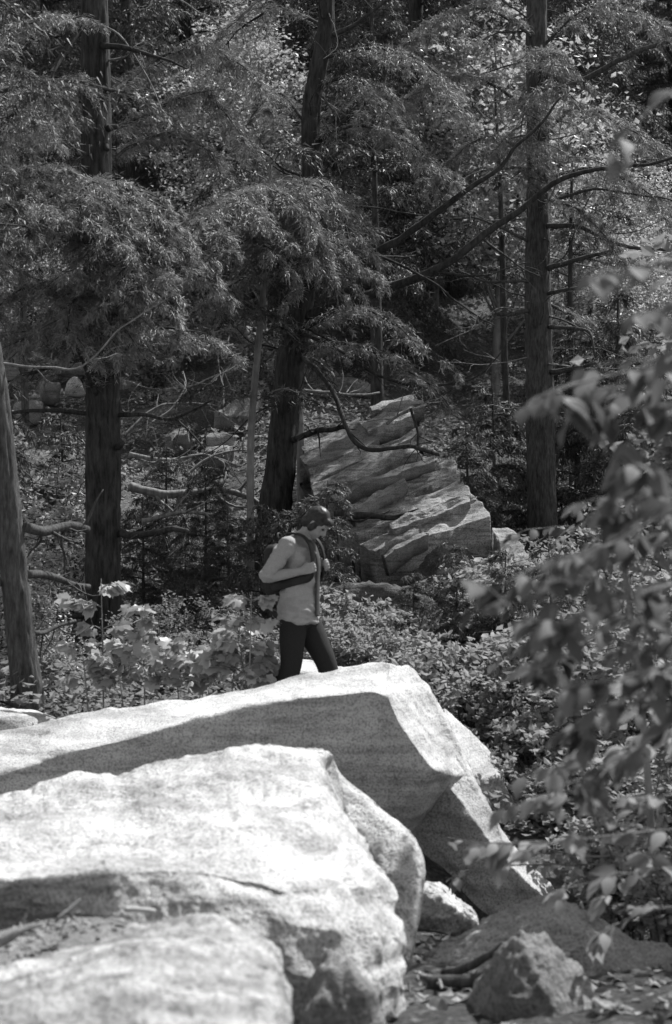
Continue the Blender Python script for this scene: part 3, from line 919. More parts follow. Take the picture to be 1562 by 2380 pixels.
D0 = 85
big_conifer('hemlock_tree', 'tall dark furrowed trunk standing alone behind the maple saplings', 
    [(234, 1500, 17), (240, 1400, 17), (240, 1200, 17), (238, 1000, 17), (235, 800, 17), (228, 600, 17), (226, 400, 17), (224, 200, 17), (219, 0, 17), (214, -400, 17), (208, -900, 17), (205, -1300, 17)],
    [82, 78, 77, 76, 73, 70, 66, 64, 58, 48, 30, 10],
    [([(228, 560, 17), (160, 440, 16.4), (90, 395, 16), (10, 440, 15.7)], .5, D0, .6),
     ([(228, 500, 17), (265, 432, 16.3), (305, 455, 16), (325, 520, 15.8)], .36, D0, .6),
     ([(228, 600, 17), (300, 515, 16.2), (350, 505, 15.8), (378, 565, 15.6)], .45, D0, .7),
     ([(228, 620, 17), (150, 520, 16.3), (90, 520, 15.9), (10, 590, 15.6)], .5, D0, .6),
     ([(230, 720, 17), (300, 640, 16.2), (385, 608, 15.8), (440, 640, 15.6)], .42, D0, .6),
     ([(230, 800, 17), (140, 680, 16.4), (60, 670, 16), (-30, 740, 15.7)], .5, D0, .6),
     ([(230, 760, 17), (265, 690, 16), (250, 720, 15.6), (235, 790, 15.4)], .45, D0, .6),
     ([(225, 250, 17), (350, 150, 18), (480, 112, 18.2), (595, 175, 18.3)], .5, D0, .7),
     ([(225, 330, 17), (330, 270, 18), (450, 215, 18.4), (530, 265, 18.4)], .6, D0, .6),
     ([(225, 400, 17), (330, 330, 18), (430, 310, 18.5), (500, 370, 18.5)], .55, 60, .6),
     ([(222, 50, 17), (120, 40, 16.2), (20, 70, 15.8), (-60, 120, 15.5)], .45, 50, .6),
     ([(222, 150, 17), (120, 200, 16.6), (40, 260, 16.2), (-20, 340, 16)], .55, 60, .6),
     ([(222, 300, 17), (130, 290, 17.6), (50, 300, 18), (-20, 360, 18)], .55, 60, .6),
     ([(228, 500, 17), (215, 420, 16.2), (195, 440, 15.6), (180, 520, 15.3)], .45, D0, .7),
     ([(228, 560, 17), (245, 480, 16.2), (270, 500, 15.6), (280, 580, 15.3)], .45, D0, .7),
     ([(228, 640, 17), (205, 560, 16.2), (200, 580, 15.6), (205, 660, 15.2)], .45, D0, .7),
     ([(228, 700, 17), (250, 600, 16.2), (290, 600, 15.5), (320, 680, 15.2)], .45, D0, .7),
     ([(230, 780, 17), (200, 690, 16.1), (170, 700, 15.5), (150, 780, 15.2)], .45, D0, .7),
     ([(228, 520, 17), (120, 440, 16.0), (40, 480, 15.4), (-30, 560, 15.2)], .5, D0, .7),
     ([(236, 900, 17), (300, 810, 16.4), (380, 770, 16), (460, 800, 15.8)], .45, 60, .6),
     ([(236, 950, 17), (170, 800, 16.4), (110, 760, 16), (40, 810, 15.8)], .45, 45, .6)],
    [([(248, 214, 16.92), (262, 210, 16.85)], .03, .02), ([(250, 300, 16.92), (263, 296, 16.85)], .034, .022), ([(248, 335, 16.9), (258, 345, 16.84)], .03, .02), ([(268, 870, 16.9), (286, 862, 16.82)], .028, .02), ([(272, 1040, 16.9), (284, 1025, 16.84)], .03, .022),
     ([(236, 105, 16.9), (300, 110, 16.8), (350, 132, 16.7), (440, 165, 16.7)], .03, .008),
     ([(212, 40, 16.9), (140, 130, 16.6), (80, 210, 16.3), (0, 290, 16.1)], .03, .012),
     ([(210, 962, 17), (120, 955, 16.8), (40, 958, 16.6), (-40, 970, 16.5)], .022, .012),
     ([(268, 965, 17), (340, 966, 16.8), (405, 972, 16.6), (450, 950, 16.5), (495, 925, 16.4)], .022, .008),
     ([(405, 972, 16.6), (440, 1010, 16.5), (480, 1052, 16.4)], .012, .006),
     ([(272, 1238, 17), (330, 1242, 16.7), (390, 1234, 16.5), (440, 1238, 16.4)], .035, .02),
     ([(210, 830, 17), (140, 845, 16.7), (60, 870, 16.5), (0, 900, 16.4)], .02, .01),
     ([(205, 1425, 17), (140, 1450, 16.6), (60, 1480, 16.3)], .03, .015)],
    (7.0, 8, 1.9), M_BARK, M_NEEDLE, 300)

big_conifer('hemlock_tree', 'dark curving trunk with two long limbs slanting up, behind the walker', 
    [(636, 1230, 20), (652, 1080, 20), (668, 920, 20), (688, 760, 20), (708, 640, 20), (722, 480, 20), (726, 400, 20), (722, 280, 20), (735, 180, 20), (755, 80, 20), (760, 0, 20), (766, -400, 20), (772, -800, 20), (775, -1100, 20)],
    [76, 66, 64, 62, 54, 46, 44, 40, 38, 36, 34, 26, 16, 6],
    [([(715, 560, 20), (650, 445, 18.6), (560, 452, 17.8), (470, 520, 17.2), (385, 605, 16.8)], .55, 100, .8),
     ([(720, 520, 20), (690, 432, 19), (630, 430, 18.3), (580, 490, 17.8)], .5, 100, .8),
     ([(720, 520, 20), (762, 455, 19.2), (800, 520, 18.6), (810, 610, 18.3)], .45, 90, .8),
     ([(705, 640, 20), (640, 545, 19), (540, 560, 18.3), (440, 650, 17.9)], .5, 90, .7),
     ([(700, 660, 20), (700, 540, 18.8), (730, 540, 18.2), (752, 640, 17.9)], .42, 90, .8),
     ([(722, 500, 20), (715, 425, 18.9), (700, 440, 18.2), (690, 520, 17.8)], .5, 100, .8),
     ([(722, 540, 20), (660, 470, 18.9), (620, 500, 18.1), (590, 590, 17.7)], .5, 100, .8),
     ([(715, 600, 20), (730, 520, 19), (770, 560, 18.4), (780, 650, 18.1)], .45, 90, .8),
     ([(715, 600, 20), (600, 490, 18.4), (500, 520, 17.6), (420, 590, 17.2)], .5, 100, .8),
     ([(695, 720, 20), (600, 650, 19.3), (500, 690, 18.8), (420, 760, 18.5)], .42, 60, .6),
     ([(722, 300, 20), (650, 220, 20.4), (600, 260, 20.6), (560, 330, 20.6)], .4, 60, .6),
     ([(735, 200, 20), (820, 180, 19.7), (890, 250, 19.5), (930, 300, 19.4)], .5, 70, .6),
     ([(745, 140, 20), (880, 110, 19.7), (1000, 160, 19.4), (1060, 240, 19.3)], .5, 60, .6),
     ([(722, 330, 20), (830, 290, 19.4), (950, 330, 19.2), (1020, 400, 19)], .42, 50, .6),
     ([(755, 60, 20), (640, 20, 20.5), (560, 60, 20.8), (500, 130, 21)], .5, 60, .6),
     ([(688, 780, 20), (800, 720, 19.2), (900, 740, 18.7), (980, 820, 18.4)], .45, 45, .6),
     ([(688, 820, 20), (790, 800, 19.2), (900, 830, 18.9), (1000, 900, 18.7)], .4, 35, .6)],
    [([(705, 735, 19.95), (860, 688, 19.7), (1000, 630, 19.4), (1120, 552, 19.2), (1230, 470, 19), (1330, 402, 18.8), (1450, 388, 18.6), (1600, 350, 18.4)], .056, .012),
     ([(715, 668, 19.95), (850, 600, 19.7), (950, 540, 19.5), (1060, 460, 19.3), (1150, 400, 19.2), (1215, 330, 19.1), (1310, 225, 19)], .05, .01),
     ([(705, 832, 19.9), (745, 870, 19.5), (775, 925, 19.2), (800, 985, 19), (850, 1048, 18.8), (960, 1042, 18.7), (1030, 1062, 18.6)], .028, .018),
     ([(680, 1022, 19.9), (740, 1002, 19.4), (800, 990, 19.1)], .035, .025),
     ([(700, 775, 19.9), (800, 820, 19.3), (900, 885, 19), (1060, 888, 18.8), (1130, 860, 18.7), (1180, 800, 18.7)], .02, .006),
     ([(730, 590, 20), (850, 590, 19.4), (980, 640, 19.1), (1060, 700, 18.9), (1150, 760, 18.8)], .018, .006),
     ([(740, 330, 20), (800, 280, 19.8), (860, 250, 19.6)], .03, .01),
     ([(712, 420, 20), (650, 380, 19.6), (600, 330, 19.4)], .015, .005),
     ([(760, 90, 20), (830, 50, 19.8), (920, -20, 19.6)], .03, .012),
     ([(1120, 552, 19.2), (1180, 600, 19), (1250, 640, 18.9)], .014, .006),
     ([(1000, 632, 19.4), (1110, 640, 19.2), (1230, 618, 19)], .016, .005),
     ([(955, 950, 19), (970, 1000, 18.9), (968, 1050, 18.8)], .014, .01)],
    (8.0, 8, 1.9), M_BARK, M_NEEDLE, 310, fine_dead=28)

big_conifer('hemlock_tree', 'straight scaly trunk with short dead side limbs beside the outcrop', 
    [(1264, 1310, 22), (1258, 1100, 22), (1255, 900, 22), (1250, 700, 22), (1250, 500, 22), (1252, 300, 22), (1248, 100, 22), (1250, -200, 22), (1250, -600, 22), (1250, -950, 22)],
    [70, 64, 60, 55, 51, 48, 45, 36, 22, 6],
    [([(1252, 420, 22), (1380, 390, 21.5), (1480, 430, 21.2), (1570, 500, 21)], .5, 70, .7),
     ([(1252, 300, 22), (1150, 195, 21.5), (1030, 180, 21.2), (930, 240, 21)], .5, 70, .7),
     ([(1252, 380, 22), (1150, 320, 21.5), (1060, 360, 21.2), (1000, 440, 21)], .42, 60, .7),
     ([(1252, 330, 22), (1350, 250, 21.6), (1450, 290, 21.3), (1560, 360, 21.1)], .5, 60, .7),
     ([(1250, 120, 22), (1360, 20, 21.6), (1480, 30, 21.2), (1580, 90, 21)], .5, 70, .7),
     ([(1250, 100, 22), (1140, 20, 21.5), (1020, 40, 21.2), (940, 110, 21)], .5, 60, .7),
     ([(1250, 300, 22), (1238, 225, 21), (1222, 250, 20.4), (1212, 335, 20.1)], .45, 60, .7),
     ([(1250, 200, 22), (1262, 120, 21), (1285, 140, 20.4), (1300, 220, 20.1)], .45, 60, .7),
     ([(1250, 420, 22), (1262, 340, 21), (1240, 350, 20.4), (1230, 430, 20.1)], .42, 50, .7),
     ([(1252, 470, 22), (1330, 480, 21.4), (1400, 540, 21.2), (1450, 620, 21)], .4, 50, .7),
     ([(1256, 900, 22), (1340, 960, 22.2), (1400, 1000, 22.4), (1440, 1060, 22.5)], .4, 60, .6),
     ([(1256, 700, 22), (1360, 740, 22.5), (1450, 770, 22.8), (1540, 840, 23)], .45, 50, .6)],
    [([(1260, 170, 21.9), (1350, 190, 21.6), (1450, 130, 21.3), (1600, 85, 21)], .045, .02),
     ([(1272, 525, 21.9), (1350, 530, 21.6), (1450, 566, 21.4), (1600, 585, 21.2)], .032, .016),
     ([(1274, 625, 21.9), (1350, 606, 21.6), (1450, 588, 21.4)], .036, .018),
     ([(1276, 682, 21.9), (1340, 675, 21.6), (1400, 650, 21.5)], .025, .012),
     ([(1226, 722, 21.9), (1190, 728, 21.7), (1150, 727, 21.6)], .03, .02),
     ([(1280, 864, 21.9), (1340, 852, 21.5), (1390, 845, 21.3)], .032, .02),
     ([(1226, 655, 21.9), (1150, 655, 21.6), (1070, 640, 21.4)], .02, .008),
     ([(1276, 760, 21.9), (1340, 765, 21.6), (1380, 780, 21.5), (1385, 830, 21.4)], .025, .012),
     ([(1226, 560, 21.9), (1120, 510, 21.6), (1030, 505, 21.4)], .018, .008),
     ([(1270, 470, 21.9), (1400, 440, 21.4), (1562, 470, 21)], .02, .008)],
    (8.5, 8, 1.9), M_BARK2, M_NEEDLE, 320, fine_dead=30)

big_conifer('leaning_tree', 'slender leaning trunk rising beside the sunlit rock', 
    [(62, 1610, 13.5), (50, 1500, 13.5), (30, 1300, 13.5), (10, 1100, 13.5), (-10, 920, 13.5), (-42, 700, 13.5), (-95, 300, 13.5), (-150, -200, 13.5), (-200, -700, 13.5)],
    [72, 64, 60, 56, 54, 50, 42, 30, 12],
    [([(-95, 300, 13.5), (-40, 180, 13.2), (40, 160, 13), (110, 220, 12.9)], .4, 40, .7),
     ([(-60, 600, 13.5), (-20, 500, 13.3), (20, 480, 13.2), (60, 540, 13.1)], .25, 40, .7)],
    [([(60, 1225, 13.5), (110, 1232, 13.8), (160, 1226, 14), (205, 1232, 14.2)], .04, .03),
     ([(64, 1335, 13.5), (110, 1338, 13.8), (150, 1350, 14), (205, 1362, 14.2)], .03, .022),
     ([(75, 1470, 13.5), (110, 1462, 13.7), (170, 1440, 13.9)], .02, .012),
     ([(5, 1350, 13.5), (-30, 1380, 13.3), (-80, 1420, 13.2)], .03, .015)],
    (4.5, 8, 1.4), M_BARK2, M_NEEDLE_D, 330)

# thin stems in the middle distance
for k, (name, lab, pth, w, m) in enumerate([
    ('young_tree', 'thin pale stem standing just before the curving trunk', [(582, 1140, 19), (584, 1000, 19), (596, 850, 19), (606, 740, 19), (618, 600, 19), (630, 380, 19)], [17, 17, 16, 15, 12, 6], M_BARK_L),
    ('young_tree', 'thin straight stem tucked close behind the curving trunk', [(700, 1120, 20.6), (698, 1000, 20.6), (692, 880, 20.6), (690, 700, 20.6), (690, 400, 20.6)], [20, 18, 17, 14, 6], M_BARK_L),
    ('young_tree', 'thin stem on the boulder slope beside the leaning trunk', [(60, 1000, 26), (57, 870, 26), (54, 700, 26), (50, 450, 26), (48, 200, 26)], [18, 17, 15, 11, 4], M_BARK2),
    ('young_tree', 'dark straight stem rising above the layered outcrop', [(878, 980, 25), (876, 860, 25), (874, 700, 25), (870, 350, 25)], [30, 28, 24, 8], M_BARK),
    ('young_tree', 'slim dark stem in the shade beyond the scaly trunk', [(1332, 1200, 25), (1328, 1000, 25), (1325, 700, 25), (1330, 350, 25)], [16, 15, 12, 5], M_BARK),
    ('young_tree', 'slim leaning stem beyond the scaly trunk', [(1180, 1000, 27), (1172, 800, 27), (1165, 500, 27), (1150, 200, 27)], [16, 15, 12, 5], M_BARK)]):
    pts = spine_uv(pth)
    b = pts[0].copy(); b[2] = float(hz(b[0], b[1]))
    t = thing(name, lab, 'tree', b)
    pts = np.vstack([[pts[0][0], pts[0][1], min(b[2], pts[0][2]) - 0.2], pts])
    rad = np.concatenate([[w[0]], w]) * 0.5 / FPX * pth[0][2]
    trunk_part(t, pts, rad, m, 400 + k, 0.05, 0.08, 16)
    ch = []
    rr = np.random.default_rng(410 + k)
    for j in range(12):
        z = pts[-1][2] - (pts[-1][2] - b[2]) * rr.uniform(0, 0.55)
        px, py = np.interp(z, pts[:, 2], pts[:, 0]), np.interp(z, pts[:, 2], pts[:, 1])
        a = rr.uniform(0, 6.28)
        d = np.array((math.cos(a), math.sin(a), 0.0)) * rr.uniform(0.4, 0.9)
        sp = np.array([[px, py, z], np.array([px, py, z + 0.12]) + d * 0.5, np.array([px, py, z]) + d])
        limb_part(t, sp, 0.01, 0.003, m, 5, j)
        ch.append(needles(rr, sp, 0.3, 60, 0.5, 0.07, 0.018))
    V, F = tris_vf(ch)
    part('crown', V, F, M_NEEDLE_D, t, False, 'stuff')

# ------------------------------------------------------------------ hillside trees (three kinds, copied)
def make_conifer(seed, H, spread, mat, nmat, dens=80, low=0.12):
    rr = np.random.default_rng(seed)
    t = thing('hillside_hemlock', 'dark feathery hemlock on the wooded hillside', 'tree', (0, 0, 0), 'hemlocks on the hillside')
    lean = rr.normal(0, 0.15, 2)
    pts = np.array([[0, 0, -0.5], [0.02, 0, H * .3], [lean[0] * .5, lean[1] * .5, H * .7], [lean[0], lean[1], H]])
    parts_ = [tube(pts, [0.02 * H, 0.013 * H, 0.008 * H, 0.01], 14, 50, 0.1, seed)]
    ch = []
    nb = int(H * 9)
    for k in range(nb):
        f = low + (0.98 - low) * (k + rr.random()) / nb
        z = f * H
        c = np.array([np.interp(z, pts[:, 2], pts[:, 0]), np.interp(z, pts[:, 2], pts[:, 1]), z])
        L = spread * (1 - f) ** 0.75 * rr.uniform(0.55, 1.15) + 0.25
        a = k * 2.399 + rr.normal(0, 0.4)
        d = np.array((math.cos(a), math.sin(a), 0))
        u = rr.uniform(0.0, 0.28)
        sp = np.array([c, c + d * L * 0.4 + UP * L * u * .5, c + d * L * 0.75 + UP * L * u * 0.5, c + d * L - UP * L * 0.12])
        parts_.append(tube(sp, [0.012 + 0.008 * L, 0.014, 0.009, 0.003], 5, 9))
        if f > low + 0.05 or rr.random() < .6:
            ch.append(needles(rr, sp, 0.28 + 0.16 * L, dens, 0.55, 0.085, 0.02, K=8))
    V, F = join(parts_)
    part('trunk', V, F, mat, t)
    V, F = tris_vf(ch)
    part('crown', V, F, nmat, t, False, 'stuff')
    return t

def make_broadleaf(seed, H, rad, name, label, group, n_cl=70, per=150, size=0.095, mat=None, stem_r=0.07):
    rr = np.random.default_rng(seed)
    t = thing(name, label, 'tree', (0, 0, 0), group)
    q, cs = clumps(rr, (0, 0, H * 0.62), (rad, rad, H * 0.4), n_cl, per, rad * 0.2, size)
    pts = np.array([[0, 0, -0.4], [0.05, 0, H * .25], [rr.normal(0, .1), rr.normal(0, .1), H * .55], [0, 0, H * .9]])
    ps = [tube(pts, [stem_r, stem_r * .8, stem_r * .5, 0.01], 10, 30, 0.1, seed)]
    for c in cs[::2]:
        z = max(H * .12, c[2] - rr.uniform(.25, .5) * H * .5)
        b = np.array([np.interp(z, pts[:, 2], pts[:, 0]), np.interp(z, pts[:, 2], pts[:, 1]), z])
        ps.append(tube([b, (b + c) / 2 + rr.normal(0, .05 * H * .2, 3), c], [stem_r * .35, stem_r * .2, 0.004], 5, 8))
    V, F = join(ps)
    part('trunk', V, F, M_BARK_L, t)
    V, F = quads_vf([q])
    part('crown', V, F, mat or M_LEAF_BR, t, False, 'stuff')
    return t

def place(t, x, y, s=1.0, rz=0.0, sink=0.1):
    t.location = (x, y, float(hz(x, y)) - sink)
    t.scale = (s, s, s)
    t.rotation_euler = (0, 0, rz)

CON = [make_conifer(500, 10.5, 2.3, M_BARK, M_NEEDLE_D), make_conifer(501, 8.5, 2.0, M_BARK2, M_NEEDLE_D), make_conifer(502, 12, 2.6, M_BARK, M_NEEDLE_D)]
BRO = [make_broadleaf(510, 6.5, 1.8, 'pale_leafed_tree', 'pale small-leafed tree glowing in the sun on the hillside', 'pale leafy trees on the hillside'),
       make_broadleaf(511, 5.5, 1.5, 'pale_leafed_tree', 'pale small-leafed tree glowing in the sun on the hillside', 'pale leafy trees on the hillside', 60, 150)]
used = set()
def put(kind_list, k, *a):
    src = kind_list[k]
    o = src if id(src) not in used else copy_tree(src)
    used.add(id(src))
    place(o, *a)
    return o
def uvx(u, y):
    return (u - CX) / FPX * y

SHADE = make_broadleaf(512, 3.7, 0.85, 'added_shade_tree', 'broadleaf tree added at the edge of the gully to shade the boulders', None, 60, 150, 0.08, M_LEAF)
place(SHADE, 2.35, 9.9, 1.0, 1.0)  # mostly out of view, added to cast shade on the gully
# sunlit broadleaf trees where the photograph shows them
BRIGHT = [(0, 610, 320, 31, .95), (1, 560, 350, 34, .9), (0, 380, 70, 42, 1.0), (1, 1150, 350, 30, .85), (0, 1240, 370, 33, .9), (1, 1010, 340, 34, .8),
                        (0, 20, 400, 33, .9), (1, 1500, 720, 27, .75), (0, 1560, 640, 29, .85), (0, 1400, 560, 30, .7), (1, 40, 620, 29, .7), (0, 820, 380, 38, .9),
                        (1, 480, 330, 40, .9), (0, -120, 330, 40, 1), (1, 1700, 450, 36, 1), (1, 860, 90, 52, 1.1), (0, 1500, 120, 50, 1.2), (0, 150, 60, 50, 1.1), (1, 640, -20, 56, 1.2)]
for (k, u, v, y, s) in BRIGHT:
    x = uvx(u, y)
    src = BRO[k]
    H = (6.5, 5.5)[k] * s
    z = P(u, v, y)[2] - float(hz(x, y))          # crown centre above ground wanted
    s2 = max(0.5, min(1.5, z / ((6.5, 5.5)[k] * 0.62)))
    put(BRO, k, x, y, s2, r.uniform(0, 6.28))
# hemlocks filling the slope
spots = []
tries = 0
while len(spots) < 34 and tries < 4000:
    tries += 1
    y = 29 + 42 * r.random() ** 1.1
    x = r.uniform(-1, 1) * (0.176 * y * 1.35 + 1.0)
    if all((x - a) ** 2 + (y - b) ** 2 > (1.5 + 0.03 * y) ** 2 for a, b in spots):
        u = CX + x / y * FPX
        if any(y < b[3] + 1 and abs(u - b[1]) < 1.5 / y * FPX * 0.8 for b in BRIGHT[:10]) or any(-1.0 < (x - uvx(b[1], b[3])) * .93 + (y - b[3]) * .37 < 6 and abs((x - uvx(b[1], b[3])) * .37 - (y - b[3]) * .93) < 2.2 for b in BRIGHT[:10]):
            continue
        spots.append((x, y))
spots += [(uvx(u, y), y) for u, y in [(880, 29), (965, 31), (1060, 37), (300, 33), (430, 37), (740, 41), (1330, 34), (110, 37), (900, 36), (820, 46), (1000, 44), (930, 54), (700, 58), (860, 62), (1080, 58), (1250, 52), (560, 52), (400, 56), (250, 50), (60, 56), (1420, 58), (1560, 48)]]
for k, (x, y) in enumerate(spots):
    put(CON, k % 3, x, y, r.uniform(0.75, 1.15), r.uniform(0, 6.28))

# ------------------------------------------------------------------ understory
def make_shrub(seed, H, rad, label, group, n_st=7, per=70, size=0.055, mat=None, name='shrub'):
    rr = np.random.default_rng(seed)
    t = thing(name, label, 'shrub', (0, 0, 0), group)
    ps, q = [], []
    for k in range(n_st):
        a = rr.uniform(0, 6.28)
        d = np.array((math.cos(a), math.sin(a), 0)) * rad * rr.uniform(0.3, 1.0)
        h = H * rr.uniform(0.55, 1.0)
        c = np.array([[d[0] * .1, d[1] * .1, -0.15], [d[0] * .4, d[1] * .4, h * .5], [d[0], d[1], h]])
        ps.append(tube(c, [0.009, 0.006, 0.002], 5, 12))
        sp = catmull(c, 30)
        for j in range(9):
            b = sp[rr.integers(9, 30)]
            e = b + np.array((rr.normal(), rr.normal(), 0.15)) * rad * 0.33
            ps.append(tube([b, (b + e) / 2 + UP * 0.02, e], [0.004, 0.003, 0.0015], 4, 5))
            tt = rr.random((per // 9 + 1, 1))
            pos = b + (e - b) * tt + rr.normal(0, 0.035, (len(tt), 3))
            q.append(leaf_quads(rr, pos, size, 1.0, 0.3))
    V, F = join(ps)
    part('stem', V, F, M_BARK2, t)
    V, F = quads_vf(q)
    part('foliage', V, F, mat or M_LEAF, t, False, 'stuff')
    return t

SH = [make_shrub(600, 1.0, .5, 'leafy shrub in the low ground beyond the sharp prow', 'shrubs beyond the prow', 10, 110, 0.085, M_LEAF_HAZE),
      make_shrub(601, .8, .45, 'leafy shrub in the low ground beyond the sharp prow', 'shrubs beyond the prow', 10, 110, 0.075, M_LEAF_HAZE),
      make_shrub(602, 1.3, .5, 'bright small-leafed shrub between the leaning trunk and the dark trunk', 'bright shrubs between the two trunks', 10, 150, 0.05, M_LEAF_BR)]
for k, (u, y, s) in enumerate([(1010, 13.4, .75), (1090, 14.2, .9), (1210, 13.9, .8), (1230, 14.4, 1.0), (1310, 13.6, 1.0), (1380, 14.6, 1.1), (1100, 15.6, .9), (1000, 15.4, .8), (1200, 16.2, 1.0),
                               (1320, 16.4, 1.1), (1450, 15.8, 1.1), (1150, 17.3, .95), (1120, 13.5, .6), (1190, 13.3, .6), (1240, 13.0, .6), (1270, 12.2, .55), (1290, 12.8, .8), (1370, 12.2, .8), (1440, 13, 1.0), (1540, 13.8, 1.1), (900, 15.6, .6), (940, 14.4, .65), (800, 15.2, .6), (850, 15.3, .75), (890, 14.8, .6), (960, 16.2, .7), (770, 15.8, .7),
                               (1180, 17.6, .9), (1420, 18, 1.1), (1520, 17, 1.1), (1095, 17.1, .75), (1400, 11.2, .7), (1440, 10.4, .6), (1500, 11.4, .8), (1480, 9.6, .7), (1560, 9.0, .7), (1620, 11, .9)]):
    put(SH, k % 2, uvx(u, y), y, s, r.uniform(0, 6.28), 0.02)
for k, (u, y, s) in enumerate([(105, 15.2, .6), (135, 14.4, .45), (80, 16.2, .75), (150, 18.2, 1.1), (110, 18.8, 1.3), (60, 15.0, .7), (-20, 15.5, .9), (190, 19.0, 1.2), (20, 17, 1.1)]):
    put(SH, 2, uvx(u, y), y, s, r.uniform(0, 6.28), 0.02)
SH3 = make_shrub(603, .9, .42, 'dim small-leafed shrub behind the maple saplings', 'shrubs behind the maple saplings', 9, 130, 0.05, M_LEAF)
for k, (u, y, s) in enumerate([(320, 14.6, .9), (400, 15.2, 1.0), (470, 14.8, .9), (540, 15.4, 1.1), (600, 14.4, .9), (360, 16.2, 1.1), (450, 16.6, 1.1), (560, 16.8, 1.1), (650, 15.6, .9), (300, 15.8, 1.0)]):
    o = SH3 if k == 0 else copy_tree(SH3)
    place(o, uvx(u, y), y, s * 0.55, r.uniform(0, 6.28), 0.02)

SH4 = make_shrub(604, 1.6, .9, 'loose leafy shrub covering the boulder slope under the hillside trees', 'shrubs on the boulder slope', 12, 130, 0.085, M_LEAF, 'hillside_shrub')
for k in range(22):
    y = 26 + 20 * (k + r.random()) / 22
    x = r.uniform(-1, 1) * 0.19 * y
    o = SH4 if k == 0 else copy_tree(SH4)
    place(o, x, y, r.uniform(.6, 1.2), r.uniform(0, 6.28), 0.05)
# hemlock seedlings
SEED = make_conifer(520, 3.0, 0.95, M_BARK2, M_NEEDLE_D, 110, 0.05)
tag(SEED, 'bushy young hemlock growing low under the tall trees', 'young tree', 'young hemlocks under the tall trees')
SEED.name = 'hemlock_sapling'
for k, (u, y, s) in enumerate([(335, 18.9, .42), (430, 18.2, .34), (530, 18.4, .4), (610, 17.6, .42), (480, 20.2, .4), (690, 17.4, .45), (755, 17.3, .5), (385, 21, .45), (1060, 15.6, .33), (1175, 15.2, .4), (1285, 15.0, .42), (960, 16.2, .28), (1340, 23.5, .9), (1430, 23, 1.0),
                               (1150, 22.8, .7), (1090, 21.8, .55), (1500, 21, .8), (150, 20, .6), (-30, 19, .8), (1060, 16.6, .35)]):
    o = SEED if k == 0 else copy_tree(SEED)
    place(o, uvx(u, y), y, s, r.uniform(0, 6.28), 0.05)

# ------------------------------------------------------------------ plants whose single leaves can be told apart
def ovate_leaf():
    out = [(0, 0), (.13, .1), (.24, .27), (.27, .42), (.21, .62), (.09, .82), (0, 1.0)]
    V, F = [], []
    for x, y in out:
        V.append((0, y, 0.0 + 0.05 * math.sin(y * 3)))
    n = len(out)
    for sgn in (1, -1):
        for x, y in out:
            V.append((sgn * x, y, 0.22 * x + 0.05 * math.sin(y * 3) - 0.12 * y * y))
    for k in range(n):
        V[k] = (V[k][0], V[k][1], V[k][2] - 0.12 * V[k][1] ** 2)
    for k in range(n - 1):
        F.append((k, n + k, n + k + 1, k + 1))
        F.append((k, k + 1, 2 * n + k + 1, 2 * n + k))
    return np.array(V), np.array(F)

def maple_leaf():
    pol = [(-90, .05), (-60, .44), (-38, .40), (-8, .60), (12, .50), (36, .68), (50, .74), (62, .62), (74, .64), (90, .92)]
    right = [(math.cos(math.radians(a)) * q, math.sin(math.radians(a)) * q + 0.12) for a, q in pol]
    pts = right + [(-x, y) for x, y in right[-2:0:-1]]
    V = [(0, 0.16, 0.03)] + [(x, y, -0.18 * (x * x + max(0, y - .1) ** 2) + 0.05 * math.sin(7 * x)) for x, y in pts]
    n = len(pts)
    F = [(0, 1 + k, 1 + (k + 1) % n) for k in range(n)]
    return np.array(V), np.array(F)

V, F = ovate_leaf()
ME_OVATE = mesh_np('leaf', V, F, M_LEAF_ONE, True)
M_LEAF_PALE = leaf_mat('pale_broad_leaf', 0.15, 0.32, 0.45, 0.6, per_object=True, spec=0.15)
ME_OVATE_PALE = mesh_np('leaf', V, F, M_LEAF_PALE, True)
V, F = maple_leaf()
ME_MAPLE = mesh_np('leaf', V, F, M_LEAF_MAPLE, True)

def add_leaf(tree, me, pos, d, nr, size):
    d = Vector(d).normalized()
    nr = Vector(nr)
    x = d.cross(nr).normalized()
    z = x.cross(d).normalized()
    m = Matrix((x, d, z)).transposed().to_4x4()
    o = bpy.data.objects.new('leaf', me)
    COL.objects.link(o)
    o.parent = tree
    o.matrix_local = Matrix.Translation(Vector(pos) - tree.location) @ m @ Matrix.Scale(size, 4)

